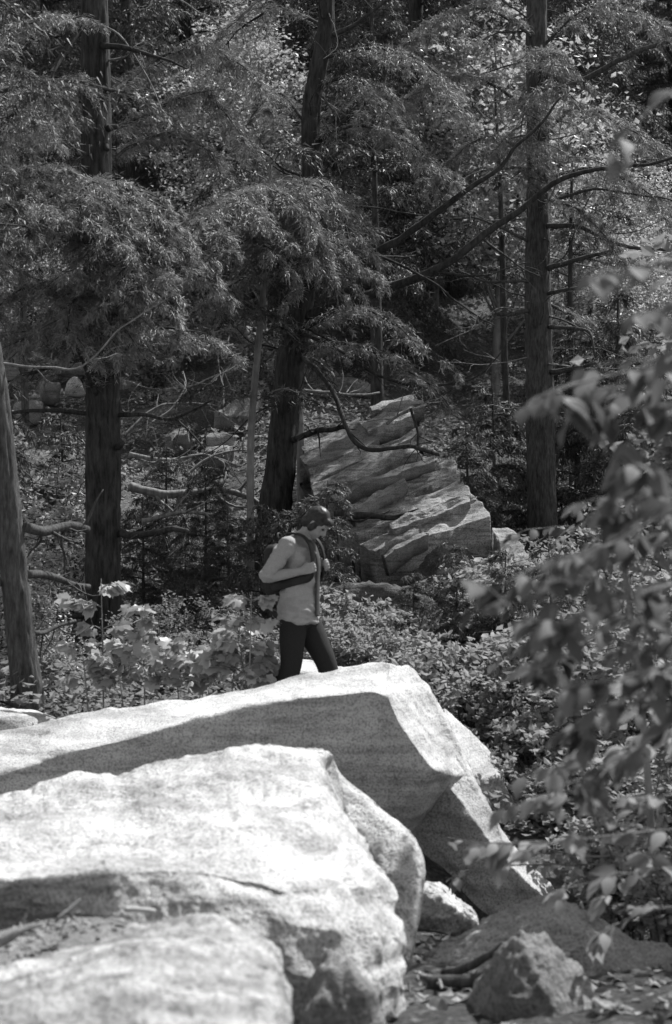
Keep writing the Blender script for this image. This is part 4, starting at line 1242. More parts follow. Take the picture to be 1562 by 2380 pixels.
def leafy_branch(tree, rr, spine, n, size, me, mat, r0=0.006, droop=0.5, width=0.12):
    sp = catmull(spine, 60)
    tw = [tube(sp[::3], np.linspace(r0, r0 * .3, 20), 6, 40, 0.1)]
    side_tw = []
    for k in range(max(2, n // 7)):
        j = rr.integers(12, 56)
        tan = unit(sp[j + 1] - sp[j - 1])
        d = unit(tan * 0.7 + np.array((rr.normal(), rr.normal(), rr.normal(0, .5))) * 0.8 - UP * 0.15)
        e = sp[j] + d * width * rr.uniform(0.7, 1.8)
        m = (sp[j] + e) / 2 + UP * 0.012
        side_tw.append(catmull([sp[j], m, e], 12))
        tw.append(tube(side_tw[-1], np.linspace(r0 * .5, r0 * .2, 12), 5))
    V, F = join(tw)
    part('branch', V, F, mat, tree)
    for k in range(n):
        if side_tw and rr.random() < 0.72:
            s = side_tw[rr.integers(len(side_tw))]
            j = rr.integers(3, 12)
            p, tan = s[j], unit(s[min(j + 1, 11)] - s[j - 1])
        else:
            j = rr.integers(14, 60)
            p, tan = sp[j], unit(sp[min(j + 1, 59)] - sp[j - 1])
        sd = unit(np.cross(tan, UP)) * (1 if rr.random() < .5 else -1)
        d = unit(tan * rr.uniform(.2, 1) + sd * rr.uniform(.3, 1) - UP * droop * rr.uniform(.2, 1.5))
        nr = unit(UP + np.array((0, -.4, 0)) + rr.normal(0, 0.45, 3))
        add_leaf(tree, me, p + d * 0.01, d, nr, size * rr.uniform(0.7, 1.25))

def hanging_tree(name, label, trunk, rad, branches, leaf_size, seed, me=None):
    rr = np.random.default_rng(seed)
    pts = np.array(trunk, float)
    t = thing(name, label, 'tree', (pts[0][0], pts[0][1], float(hz(pts[0][0], pts[0][1]))))
    V, F = tube(pts, rad, 12, 40, 0.08, seed)
    part('trunk', V, F, M_BARK_L, t)
    for l, n in branches:
        sp = spine_uv(l)
        z = sp[0][2]
        start = np.array([np.interp(z, pts[:, 2], pts[:, 0]), np.interp(z, pts[:, 2], pts[:, 1]), z])
        leafy_branch(t, rr, np.vstack([start, sp]), n, leaf_size, me or ME_OVATE, M_BARK_L)
    return t

hanging_tree('beech_tree', 'broad-leafed tree with long drooping boughs of soft blurred leaves', [(1.42, 5.0, -.4), (1.45, 5.0, .8), (1.4, 5.0, 2.0), (1.45, 4.95, 3.2)], [.05, .045, .035, .012],
    [([(1640, 800, 4.95), (1540, 845, 4.9), (1430, 870, 4.85), (1330, 895, 4.8), (1265, 925, 4.75)], 46),
     ([(1650, 930, 4.9), (1560, 960, 4.8), (1490, 1000, 4.75), (1440, 1060, 4.7), (1425, 1120, 4.7)], 30),
     ([(1660, 1150, 4.95), (1540, 1200, 4.9), (1400, 1275, 4.85), (1260, 1310, 4.8), (1190, 1400, 4.75)], 52),
     ([(1660, 1330, 4.9), (1560, 1360, 4.8), (1420, 1400, 4.75), (1280, 1450, 4.7), (1160, 1400, 4.7)], 52),
     ([(1660, 1480, 4.9), (1560, 1540, 4.85), (1420, 1580, 4.8), (1290, 1600, 4.75)], 46),
     ([(1640, 180, 4.9), (1560, 215, 4.8), (1500, 265, 4.75)], 9),
     ([(1640, 600, 4.9), (1560, 605, 4.8), (1480, 620, 4.75), (1410, 632, 4.7)], 14),
     ([(1640, 690, 4.9), (1570, 700, 4.8), (1510, 735, 4.75)], 8),
     ([(1660, 1060, 5.0), (1560, 1100, 5.1), (1480, 1180, 5.1)], 22)], 0.084, 700)
hanging_tree('beech_tree', 'second broad-leafed tree whose hanging boughs fill the gaps of its neighbour', [(1.36, 5.5, -.4), (1.4, 5.5, .6), (1.42, 5.45, 1.6), (1.36, 5.4, 2.3)], [.04, .036, .028, .01],
    [([(1640, 1130, 5.4), (1540, 1150, 5.3), (1470, 1160, 5.2), (1400, 1190, 5.2)], 34),
     ([(1640, 1260, 5.4), (1540, 1270, 5.3), (1440, 1260, 5.3), (1340, 1290, 5.2), (1280, 1350, 5.2)], 44),
     ([(1640, 1390, 5.4), (1540, 1420, 5.3), (1400, 1470, 5.3), (1280, 1540, 5.2), (1200, 1560, 5.2)], 48),
     ([(1640, 1540, 5.4), (1540, 1600, 5.3), (1430, 1650, 5.3), (1330, 1700, 5.2)], 44),
     ([(1640, 1640, 5.4), (1540, 1700, 5.3), (1440, 1770, 5.3), (1350, 1820, 5.2)], 40),
     ([(1640, 880, 5.4), (1560, 900, 5.3), (1480, 905, 5.3), (1400, 930, 5.2)], 26),
     ([(1640, 1460, 5.4), (1500, 1490, 5.3), (1390, 1530, 5.3)], 34)], 0.08, 705)
hanging_tree('beech_sapling', 'leafy sapling arching over the gully with pale overlapping leaves', [(1.75, 6.6, -.5), (1.72, 6.6, .2), (1.62, 6.55, .9), (1.5, 6.5, 1.5)], [.03, .026, .02, .008],
    [([(1700, 1690, 6.5), (1560, 1710, 6.4), (1450, 1740, 6.3), (1310, 1780, 6.2), (1220, 1800, 6.2)], 50),
     ([(1700, 1830, 6.5), (1540, 1850, 6.4), (1400, 1860, 6.3), (1250, 1855, 6.3)], 50),
     ([(1700, 1920, 6.5), (1540, 1930, 6.5), (1400, 1945, 6.5), (1250, 1960, 6.6), (1060, 1960, 6.8)], 50),
     ([(1700, 2010, 6.6), (1540, 2020, 6.7), (1420, 2040, 6.8), (1300, 2070, 6.9)], 40),
     ([(1700, 1600, 6.4), (1560, 1640, 6.3), (1440, 1660, 6.2), (1320, 1690, 6.2)], 40),
     ([(1700, 2120, 6.8), (1560, 2110, 7), (1450, 2140, 7.1), (1380, 2190, 7.2)], 36)], 0.085, 710, ME_OVATE_PALE)
hanging_tree('dogwood_bush', 'round-leafed bush in the shade before the scaly trunk', [(1.55, 9.2, -.6), (1.5, 9.2, .4), (1.4, 9.1, 1.2), (1.3, 9.0, 1.75)], [.02, .018, .014, .006],
    [([(1480, 1300, 9), (1400, 1260, 8.9), (1330, 1225, 8.8), (1240, 1230, 8.8)], 34),
     ([(1480, 1400, 9), (1380, 1350, 8.9), (1280, 1330, 8.8), (1180, 1380, 8.8)], 36),
     ([(1490, 1200, 9), (1430, 1190, 8.9), (1380, 1180, 8.8), (1320, 1190, 8.8)], 24),
     ([(1480, 1500, 9), (1380, 1480, 8.9), (1250, 1500, 8.8), (1150, 1540, 8.8)], 36)], 0.07, 720)
hanging_tree('leafy_sapling', 'small sapling with lit leaves spreading over the dark leaning slab', [(1.62, 9.7, -.6), (1.55, 9.6, -.3), (1.35, 9.4, 0.0), (1.2, 9.3, .3)], [.012, .011, .009, .004],
    [([(1350, 1990, 9.4), (1230, 1965, 9.3), (1130, 1960, 9.3), (1030, 1945, 9.3)], 22),
     ([(1350, 2010, 9.4), (1230, 2010, 9.3), (1140, 2015, 9.3), (1060, 2030, 9.3)], 20)], 0.07, 730, ME_OVATE_PALE)
hanging_tree('leafy_sapling', 'slim sapling with pale leaves catching light in the dark hollow', [(1.72, 10.0, -.6), (1.62, 9.9, -.3), (1.5, 9.8, -.1), (1.4, 9.7, .1)], [.012, .011, .009, .004],
    [([(1500, 2060, 9.8), (1420, 2040, 9.7), (1360, 2020, 9.6), (1330, 2010, 9.6)], 26),
     ([(1540, 2090, 9.8), (1460, 2080, 9.7), (1400, 2110, 9.6), (1330, 2120, 9.6)], 30),
     ([(1560, 2150, 9.8), (1480, 2160, 9.7), (1400, 2170, 9.6)], 24)], 0.045, 735, ME_OVATE_PALE)

rr = np.random.default_rng(740)
for k, (u, v, y, topu, topv, n, lab) in enumerate([
    (240, 1640, 13.1, 235, 1345, 34, 'tall thin maple sapling topped by one leaf cluster against the dark trunk'),
    (330, 1635, 12.9, 330, 1405, 40, 'maple sapling with a tiered crown in front of the dark trunk'),
    (400, 1630, 12.8, 400, 1500, 38, 'low spreading maple sapling bright with sun behind the ledge'),
    (470, 1625, 12.8, 480, 1520, 38, 'short maple sapling between the low spreading one and the taller ones'),
    (540, 1615, 12.7, 560, 1440, 42, 'maple sapling with slanting tiers of leaves behind the ledge'),
    (560, 1612, 12.5, 585, 1375, 24, 'maple sapling leaning over the backpack of the walker'),
    (570, 1612, 12.6, 560, 1500, 34, 'low maple sapling beside the one leaning over the backpack'),
    (290, 1640, 12.8, 270, 1530, 34, 'knee-high maple sapling at the rim of the ledge'),
    (210, 1650, 13.0, 190, 1500, 26, 'small maple sapling next to the foot of the leaning trunk')]):
    b, tp = P(u, v, y), P(topu, topv, y)
    b[2] = float(hz(b[0], b[1]))
    t = thing('maple_sapling', lab, 'sapling', b, 'maple saplings behind the ledge')
    sp = np.array([b - UP * 0.1, b * .6 + tp * .4 + rr.normal(0, .02, 3), tp])
    V, F = tube(sp, [0.008, 0.006, 0.003], 6, 24)
    part('stem', V, F, M_BARK_L, t)
    cs = catmull(sp, 40)
    tiers = max(4, n // 6)
    z0 = P(u, 1600, y)[2]
    for j in range(tiers):
        zz = z0 + (tp[2] - z0) * (j + 0.6) / tiers
        i = int(np.argmin(np.abs(cs[:, 2] - zz)))
        for s in range(2):
            a = rr.uniform(0, 6.28) + s * 3.14
            d = np.array((math.cos(a), math.sin(a) * .8, 0.25))
            e = cs[i] + d * rr.uniform(0.10, 0.30) * (1.25 - 0.6 * j / tiers)
            V, F = tube([cs[i], (cs[i] + e) / 2 + UP * .015, e], [0.004, 0.003, 0.002], 4, 6)
            part('twig', V, F, M_BARK_L, t)
            for q in range(max(3, int(2.4 * n / (2 * tiers)))):
                dd = unit(d * rr.uniform(.3, 1.2) + rr.normal(0, .6, 3) * np.array((1, 1, .3)) - UP * 0.5)
                pp = cs[i] + (e - cs[i]) * rr.uniform(0.55, 1.0)
                add_leaf(t, ME_MAPLE, pp + dd * 0.02, dd, unit(UP * .8 + np.array((.1, -.55, 0)) + rr.normal(0, .5, 3)), 0.08 * rr.uniform(.65, 1.25))

# ------------------------------------------------------------------ dead wood, roots, litter
rr = np.random.default_rng(800)
def dead_branch(name, label, pts, r0, r1, mat, forks=5, cat='branch', group=None, fl=0.5, sides=8):
    pts = np.asarray(pts, float)
    b = pts[0].copy()
    t = thing(name, label, cat, b, group)
    bo = limb_part(t, pts, r0, r1, mat, sides, int(rr.integers(1000)), 'stem')
    if forks:
        for V, F in twigs_vf(rr, pts, forks, fl, max(0.003, r1 * .8), -0.1):
            part('twig', V - np.array(t.location), F, mat, bo)
    return t
for k, (l, r0, r1, lab) in enumerate([
    ([(385, 905, 27), (440, 900, 27), (500, 872, 27.2), (540, 850, 27.4)], .02, .008, 'bleached dead branch lying across the slope above the triangular slab'),
    ([(520, 960, 25.6), (518, 900, 25.8), (512, 860, 26)], .012, .006, 'upright bleached twig beside the triangular slab'),
    ([(350, 985, 25), (400, 950, 25.2), (430, 900, 25.4), (420, 860, 25.6)], .016, .006, 'forked dead branch standing on the slope behind the big trunk'),
    ([(470, 930, 25.5), (500, 880, 25.6), (560, 850, 25.8)], .014, .006, 'curved dead branch arching over the small tilted slab'),
    ([(300, 1055, 23.5), (390, 1070, 23.6), (470, 1060, 23.8), (560, 1085, 24)], .03, .015, 'half-buried log on the sunlit forest floor'),
    ([(640, 810, 21), (600, 770, 20.6), (560, 745, 20.3), (500, 700, 20)], .016, .006, 'pale dead branch hanging before the thin pale stem'),
    ([(40, 1142, 20.4), (90, 1135, 20.5), (150, 1112, 20.6)], .03, .02, 'dead log resting across the overhanging slab'),
    ([(700, 905, 21.4), (780, 915, 21.6), (880, 912, 21.8)], .02, .012, 'dead branch lying behind the layered outcrop'),
    ([(780, 1195, 18.4), (830, 1198, 18.3), (895, 1205, 18.2)], .04, .03, 'dark broken log before the layered outcrop'),
    ([(900, 985, 19.2), (940, 960, 19.3), (990, 935, 19.5)], .016, .008, 'thin dead branch lying on the upper slabs of the outcrop'),
    ([(300, 1130, 20.5), (400, 1150, 20.6), (520, 1140, 20.7), (600, 1165, 20.9)], .05, .03, 'long fallen log lying on the forest floor beyond the tall dark trunk'),
    ([(330, 1210, 18.2), (420, 1190, 18.4), (520, 1205, 18.6)], .025, .012, 'dead branch lying before the young hemlocks'),
    ([(430, 1105, 22), (500, 1060, 22.2), (590, 1050, 22.4)], .02, .01, 'slanting dead branch beside the half-buried log'),
    ([(290, 1010, 23), (350, 960, 23.2), (420, 935, 23.4), (500, 940, 23.6)], .018, .007, 'arched dead branch on the slope beyond the tall dark trunk'),
    ([(0, 1570, 14), (40, 1552, 14.2), (80, 1540, 14.4)], .03, .02, 'short dead log behind the foot of the leaning trunk')]):
    dead_branch('dead_branch', lab, spine_uv(l), r0, r1, M_DEAD if k not in (8,) else M_BARK, 6)
for k in range(16):
    u, y = rr.uniform(290, 620), rr.uniform(23.5, 28)
    x = uvx(u, y)
    b = np.array((x, y, float(hz(x, y)) - 0.03))
    a = rr.uniform(0, 6.28)
    d = np.array((math.cos(a), math.sin(a) * .6, rr.uniform(.15, 1.6)))
    d = unit(d) * rr.uniform(.5, 1.1)
    dead_branch('dead_twig', 'bleached dead twig sticking up from the boulder slope', [b, b + d * .5 + rr.normal(0, .06, 3), b + d + rr.normal(0, .12, 3)], .011, .004, M_DEAD, 4, 'twig', 'dead twigs on the boulder slope', .35, 6)
# roots and log in the gully
def on(u, v, y, dz=0.0):
    p = P(u, v, y)
    return p
dead_branch('tree_root', 'thick smooth root snaking out from the pointed boulder', [on(1285, 2255, 7.5), on(1300, 2285, 7.3), on(1350, 2318, 7.15), on(1430, 2340, 7.0), on(1500, 2390, 6.8), on(1560, 2450, 6.6)], .03, .024, M_BARK_L, 0, 'root', None, .1, 14)
dead_branch('broken_log', 'short broken log lying before the gully boulder', [on(1000, 2292, 7.7), on(1060, 2286, 7.65), on(1140, 2276, 7.6)], .034, .03, M_BARK2, 2, 'log', None, .2, 14)
dead_branch('tree_root', 'thin curved root hugging the big gully boulder', [on(1035, 2262, 8.0), on(1080, 2245, 7.8), on(1130, 2215, 7.6), on(1175, 2195, 7.5)], .022, .014, M_BARK2, 0, 'root', None, .1, 12)
dead_branch('forked_stick', 'pale forked stick leaning by the broken log', [on(975, 2262, 7.9), on(1000, 2270, 7.75), on(1030, 2300, 7.5)], .012, .006, M_DEAD, 3, 'stick', None, .18)
dead_branch('bark_chip', 'pale splinter of bark lying in the hollow of the mound', [on(290, 2112, 6.75), on(320, 2116, 6.72), on(352, 2121, 6.7)], .012, .008, M_CAP, 0, 'bark', None, .1, 6)
dead_branch('dry_stick', 'dry crooked stick along the edge of the hollow', [on(0, 2192, 6.35), on(50, 2172, 6.35), on(95, 2166, 6.4)], .016, .008, M_DEAD, 3, 'stick', None, .15)
dead_branch('dry_stick', 'thin straight stick lying in the hollow among dry leaves', [on(130, 2142, 6.5), on(170, 2125, 6.55), on(205, 2110, 6.6)], .007, .004, M_DEAD, 2, 'stick', None, .1)

# leaf litter: loose leaves on the ground (nobody could count them)
bpy.context.view_layer.update()
dg = bpy.context.evaluated_depsgraph_get()
def litter(name, label, boxes, size, seed, mat):
    r2 = np.random.default_rng(seed)
    pts, nrm = [], []
    for (x0, x1, y0, y1, n) in boxes:
        for _ in range(n):
            x, y = r2.uniform(x0, x1), r2.uniform(y0, y1)
            z = float(hz(x, y))
            pts.append((x, y, z + 0.006))
    pts = np.array(pts)
    q = leaf_quads(r2, pts, size, 1.6, 0.0)
    q[:, 2] += 0.004
    V, F = quads_vf([q])
    o = link(name, mesh_np(name, V, F, mat, False))
    tag(o, label, 'leaf litter', kind='stuff')
litter('leaf_litter', 'dry fallen leaves scattered over the gully and forest floor', [(0.0, 2.0, 6.0, 10.5, 900), (-3, 3.5, 12.2, 17, 5000), (-4.5, 4.5, 17, 27, 7000)], 0.06, 810, M_LITTER)

def litter_on(objname_sub, name, label, quad, n, size, seed, mat):
    """scatter on whatever rock lies under a patch, by ray casting downwards"""
    r2 = np.random.default_rng(seed)
    pts = []
    for _ in range(n):
        u, v, y = [r2.uniform(a, b) for a, b in quad]
        p = P(u, v, y)
        ok, loc, nn, _i, ob, _m = SC.ray_cast(dg, Vector((p[0], p[1], 1.2)), Vector((0, 0, -1)), distance=2.5)
        if ok and nn.z > 0.5 and ob.name.split('.')[0] in objname_sub:
            pts.append((loc.x, loc.y, loc.z + 0.004))
    if not pts:
        return
    V, F = quads_vf([leaf_quads(r2, np.array(pts), size, 2.0, 0.0)])
    o = link(name, mesh_np(name, V, F, mat, False))
    tag(o, label, 'leaf litter', kind='stuff')
litter_on(('hollow_ledge', 'granite_slab', 'ground'), 'hollow_litter', 'dry leaves and crumbs gathered in the hollow between slab and mound', [(-60, 400), (2100, 2200), (6.1, 6.95)], 420, 0.035, 820, M_LITTER)
litter_on(('granite_ledge', 'trunk_rock', 'ground'), 'rim_litter', 'leaf crumbs caught along the back rim of the ledge', [(60, 640), (1600, 1660), (11.6, 12.6)], 380, 0.05, 821, M_LITTER)

# ground cover of small leaves on short stems
def ground_cover(name, label, boxes, size, seed, mat, hmax):
    r2 = np.random.default_rng(seed)
    ch = []
    for (x0, x1, y0, y1, n) in boxes:
        x, y = r2.uniform(x0, x1, n), r2.uniform(y0, y1, n)
        keep = fbm(np.stack([x * 1.1, y * 1.1, 0 * x], -1), 2, seed) > -0.25
        x, y = x[keep], y[keep]
        z = hz(x, y)
        k = 5
        px = np.repeat(x, k) + r2.normal(0, 0.06, len(x) * k)
        py = np.repeat(y, k) + r2.normal(0, 0.06, len(x) * k)
        pz = np.repeat(z + 0.02 + hmax * r2.random(len(x)) ** 1.5, k) + r2.normal(0, 0.02, len(x) * k)
        ch.append(leaf_quads(r2, np.stack([px, py, pz], -1), size, 1.4, 0.2))
    V, F = quads_vf(ch)
    o = link(name, mesh_np(name, V, F, mat, False))
    tag(o, label, 'undergrowth', kind='stuff')
ground_cover('undergrowth', 'low leafy ground cover under the trees', [(0.5, 3.6, 11.8, 17.5, 3000), (-3.6, -0.4, 13.2, 18, 2600), (-5, 5, 18, 28, 5000), (-8, 8, 28, 46, 7000)], 0.075, 830, M_LEAF, 0.28)

# ------------------------------------------------------------------ the walker
def remesh(name, parts_, voxel, mat, smooth_it=4):
    V, F = join(parts_)
    me = mesh_np(name + '_raw', V, F, None)
    o = bpy.data.objects.new(name + '_raw', me)
    COL.objects.link(o)
    md = o.modifiers.new('r', 'REMESH'); md.mode = 'VOXEL'; md.voxel_size = voxel; md.use_smooth_shade = True
    sm = o.modifiers.new('s', 'SMOOTH'); sm.factor = 0.5; sm.iterations = smooth_it
    d = bpy.context.evaluated_depsgraph_get()
    out = bpy.data.meshes.new_from_object(o.evaluated_get(d))
    out.name = name
    bpy.data.objects.remove(o)
    bpy.data.meshes.remove(me)
    out.materials.clear()
    out.materials.append(mat)
    return out

def etube(st, sides=20, wide=(0, 1, 0), n=None):
    """stations (x, y, z, half width along wide, half depth)"""
    st = np.asarray(st, float)
    if n:
        st = catmull(st, n)
    p = st[:, :3]
    t = np.gradient(p, axis=0); t = unit(t)
    w = np.asarray(wide, float)[None] - t * (t @ np.asarray(wide, float))[:, None]
    w = unit(w)
    b = np.cross(t, w)
    a = np.linspace(0, 2 * math.pi, sides, endpoint=False)
    G = p[:, None] + w[:, None] * (np.cos(a)[None, :, None] * st[:, 3][:, None, None]) + b[:, None] * (np.sin(a)[None, :, None] * st[:, 4][:, None, None])
    m = len(p)
    idx = np.arange(m * sides).reshape(m, sides)
    nx = np.roll(idx, -1, 1)
    Q = np.stack([idx[:-1], nx[:-1], nx[1:], idx[1:]], -1).reshape(-1, 4)
    V = np.vstack([G.reshape(-1, 3), p[0] - t[0] * st[0, 4] * .5, p[-1] + t[-1] * st[-1, 4] * .5])
    T = np.vstack([np.stack([nx[0], idx[0], np.full(sides, m * sides)], -1), np.stack([idx[-1], nx[-1], np.full(sides, m * sides + 1)], -1)])
    return V, [Q, T]

def ell(c, f, w, rf, rs, ru):
    """ellipsoid with forward axis f, up axis w"""
    D, F = ICO[4]
    f, w = np.asarray(f, float), np.asarray(w, float)
    s = np.cross(w, f)
    rf, rs, ru = rf * HS, rs * HS, ru * HS
    return np.asarray(c, float) + D[:, :1] * rf * f + D[:, 1:2] * rs * s + D[:, 2:3] * ru * w, F

PX, PYY = uvx(696, 12.7), 12.7
PZ0 = float(P(700, 1715, 12.7)[2])
walker = thing('person', 'person in a grey shirt and dark trousers walking, head bowed, both hands on pack straps', 'person', (PX, PYY, PZ0))
walker.rotation_euler = (0, 0, math.radians(-20))
walker.scale = (.93, .93, .93)
pit = math.radians(48)
HF = np.array((math.cos(pit), 0, -math.sin(pit)))
HU = np.array((math.sin(pit), 0, math.cos(pit)))
HC = np.array((.135, 0, 1.53))
HS = 0.88
def H(f, s, u):
    return HC + HF * f * HS + np.array((0, 1, 0)) * s * HS + HU * u * HS

def hand_parts(wrist, knuck, side):
    """fist closed round a vertical strap; side = -1 near hand"""
    wrist, knuck = np.array(wrist, float), np.array(knuck, float)
    d = unit(knuck - wrist)
    inn = np.array((0, -side, 0.0))
    inn = unit(inn - d * (inn @ d))
    upv = unit(np.cross(inn, d)) * (1 if np.cross(inn, d)[2] > 0 else -1)
    ps = [etube([(*(wrist - d * .01), .026, .020), (*(wrist + d * .03), .034, .018), (*(wrist + d * .07), .040, .018), (*(wrist + d * .088), .037, .015)], 14, upv, 12)]
    for k in range(4):
        o = (k - 1.5) * -0.0195
        L = [0.034, 0.038, 0.036, 0.028][k]
        b = wrist + d * .078 + upv * o
        p1 = b + d * L * .8 + inn * 0.004
        p2 = p1 + inn * L * .75 - d * 0.004
        p3 = p2 - d * L * .8 + inn * 0.002
        ps.append(tube([b, p1, p2, p3], [.0098, .0095, .0088, .0075], 10, 16))
    b = wrist + d * .03 + upv * .022
    ps.append(tube([b, b + upv * .018 + d * .03 + inn * .012, b + upv * .012 + d * .062 + inn * .028], [.012, .0108, .0085], 10, 12))
    return ps

SHN, SHF = np.array((-.025, -.185, 1.375)), np.array((-.025, .185, 1.375))
ELN, ELF = np.array((-.145, -.265, 1.155)), np.array((-.10, .285, 1.15))
WRN, WRF = np.array((.075, -.175, 1.195)), np.array((.095, .165, 1.21))
HNN, HNF = np.array((.155, -.135, 1.225)), np.array((.175, .115, 1.24))
KN_R, AN_R = np.array((-.035, -.095, .49)), np.array((-.23, -.095, .15))
KN_L, AN_L = np.array((.18, .085, .51)), np.array((.23, .085, .085))
body = []
body.append(etube([(-.01, 0, .84, .13, .09), (-.01, 0, .95, .155, .11), (.0, 0, 1.05, .135, .095), (.02, 0, 1.2, .15, .105), (.015, 0, 1.33, .155, .10), (.02, 0, 1.40, .10, .075), (.04, 0, 1.44, .058, .055), (.075, 0, 1.49, .052, .052), (.10, 0, 1.52, .05, .05)], 24, (0, 1, 0), 40))
for s, e, w, kn in ((SHN, ELN, WRN, HNN), (SHF, ELF, WRF, HNF)):
    body.append(tube([s * .8 + np.array((.0, 0, 1.37)) * .2, s, (s + e) / 2, e, e * .6 + w * .4, w, w + unit(kn - w) * .02], [.05, .056, .046, .038, .040, .026, .025], 16, 40))
body += hand_parts(WRN, HNN, -1) + hand_parts(WRF, HNF, 1)
for hp, kn, an, toe in ((np.array((0, -.09, .88)), KN_R, AN_R, np.array((-.15, -.10, .02))), (np.array((0, .09, .88)), KN_L, AN_L, np.array((.39, .085, .035)))):
    body.append(tube([hp, hp * .5 + kn * .5, kn, kn * .6 + an * .4, an], [.085, .075, .055, .055, .036], 16, 40))
# head
body.append(ell(H(-.012, 0, .03), HF, HU, .098, .076, .092))
body.append(ell(H(.018, 0, -.045), HF, HU, .070, .062, .078))
body.append(etube([(*H(.06, 0, -.085), .03, .025), (*H(.075, 0, -.095), .024, .02)], 10, (0, 1, 0), 5))
body.append(tube([H(.082, 0, .03), H(.098, 0, .0), H(.106, 0, -.018), H(.088, 0, -.028)], [.010, .012, .015, .012], 10, 14))
body.append(etube([(*H(.07, 0, .04), .05, .012), (*H(.087, 0, .038), .045, .01)], 10, (0, 1, 0), 5))
body.append(etube([(*H(.078, 0, -.062), .024, .006), (*H(.088, 0, -.058), .02, .005)], 10, (0, 1, 0), 5))
for s in (-1, 1):
    body.append(ell(H(-.01, s * .077, -.005), unit(HF - np.array((0, s * .4, 0))), HU, .02, .008, .032))
link('body', remesh('body', body, 0.0055, M_SKIN, 3), walker)
for s in (-1, 1):
    V, F = ell(H(.077, s * .03, .012), HF, HU, .010, .014, .009)
    link('eye', mesh_np('eye', V, F, M_HAIR), walker)
# shirt
shirt = [etube([(-.01, 0, .835, .196, .146), (-.008, 0, .87, .195, .145), (.0, 0, 1.0, .182, .134), (.012, 0, 1.12, .165, .12), (.018, 0, 1.25, .172, .124), (.01, 0, 1.34, .168, .112), (.012, 0, 1.395, .125, .085), (.03, 0, 1.43, .075, .066), (.048, 0, 1.455, .066, .06)], 36, (0, 1, 0), 60)]
for s, e in ((SHN, ELN), (SHF, ELF)):
    shirt.append(tube([s * .7 + np.array((.0, 0, 1.37)) * .3, s, (s + e) / 2, s * .1 + e * .9, s * -.02 + e * 1.02], [.058, .067, .063, .066, .068], 20, 30))
me = remesh('shirt', shirt, 0.007, M_SHIRT, 3)
co = np.zeros(len(me.vertices) * 3, np.float32); me.vertices.foreach_get('co', co); co = co.reshape(-1, 3)
nn_ = np.zeros(len(me.vertices) * 3, np.float32); me.vertices.foreach_get('normal', nn_); nn_ = nn_.reshape(-1, 3)
fold = 0.012 * fbm(co * np.array((13, 13, 20)) + np.stack([co[:, 2] * 5] * 3, -1), 2, 5) + 0.005 * np.clip(1.08 - co[:, 2], 0, .25) / .25 * np.sin(co[:, 2] * 130 + co[:, 1] * 24 + 3 * fbm(co * 8, 2, 4))
co = co + nn_ * fold[:, None]
me.vertices.foreach_set('co', co.ravel()); me.update()
link('shirt', me, walker)
# dark undershirt showing in the open front
def strip(stations, half, thick=0.008):
    """flat band through (pos, outward normal) stations"""
    p = np.array([s[0] for s in stations], float)
    nr = unit(np.array([s[1] for s in stations], float))
    both = catmull(np.hstack([p, nr]), 40)
    p, nr = both[:, :3], unit(both[:, 3:])
    t = unit(np.gradient(p, axis=0))
    w = unit(np.cross(t, nr))
    ring = np.stack([p - w * half, p - w * half * .8 + nr * thick, p + w * half * .8 + nr * thick, p + w * half, p - nr * thick], 1)
    m, k = ring.shape[:2]
    idx = np.arange(m * k).reshape(m, k)
    nx = np.roll(idx, -1, 1)
    Q = np.stack([idx[:-1], nx[:-1], nx[1:], idx[1:]], -1).reshape(-1, 4)
    V = np.vstack([ring.reshape(-1, 3), p[0], p[-1]])
    T = np.vstack([np.stack([nx[0], idx[0], np.full(k, m * k)], -1), np.stack([idx[-1], nx[-1], np.full(k, m * k + 1)], -1)])
    return V, [Q, T]
fx = (1, -.08, 0.1)
V, F = strip([((.082, -.008, 1.43), fx), ((.125, -.01, 1.35), fx), ((.148, -.012, 1.25), fx), ((.143, -.012, 1.12), fx), ((.142, -.012, 1.0), fx), ((.142, -.012, .87), fx)], .032, .006)
link('undershirt', mesh_np('undershirt', V, F, M_TEE), walker)
# trousers
tr = [etube([(-.01, 0, .80, .135, .11), (-.01, 0, .88, .168, .122), (-.005, 0, .97, .155, .112), (-.003, 0, 1.0, .15, .108)], 28, (0, 1, 0), 20)]
for hp, kn, an in ((np.array((-.01, -.085, .87)), KN_R, AN_R), (np.array((.0, .085, .87)), KN_L, AN_L)):
    tr.append(tube([hp, hp * .6 + kn * .4, kn, kn * .5 + an * .5, an * .92 + kn * .08], [.10, .094, .074, .072, .066], 20, 40))
link('trousers', remesh('trousers', tr, 0.008, M_PANTS, 3), walker)
for an, d in ((AN_R, unit(np.array((.75, 0, -.62)))), (AN_L, np.array((1.0, 0, -.08)))):
    h = an - np.array((.02, 0, .035))
    sh = [etube([(*(h - d * .05), .035, .035), (*(h + d * .02), .042, .042), (*(h + d * .12), .048, .034), (*(h + d * .19), .04, .022)], 16, (0, 1, 0), 20), tube([an + np.array((0, 0, .04)), h], [.044, .046], 14, 8)]
    link('shoe', remesh('shoe', sh, 0.007, M_PACK, 3), walker)
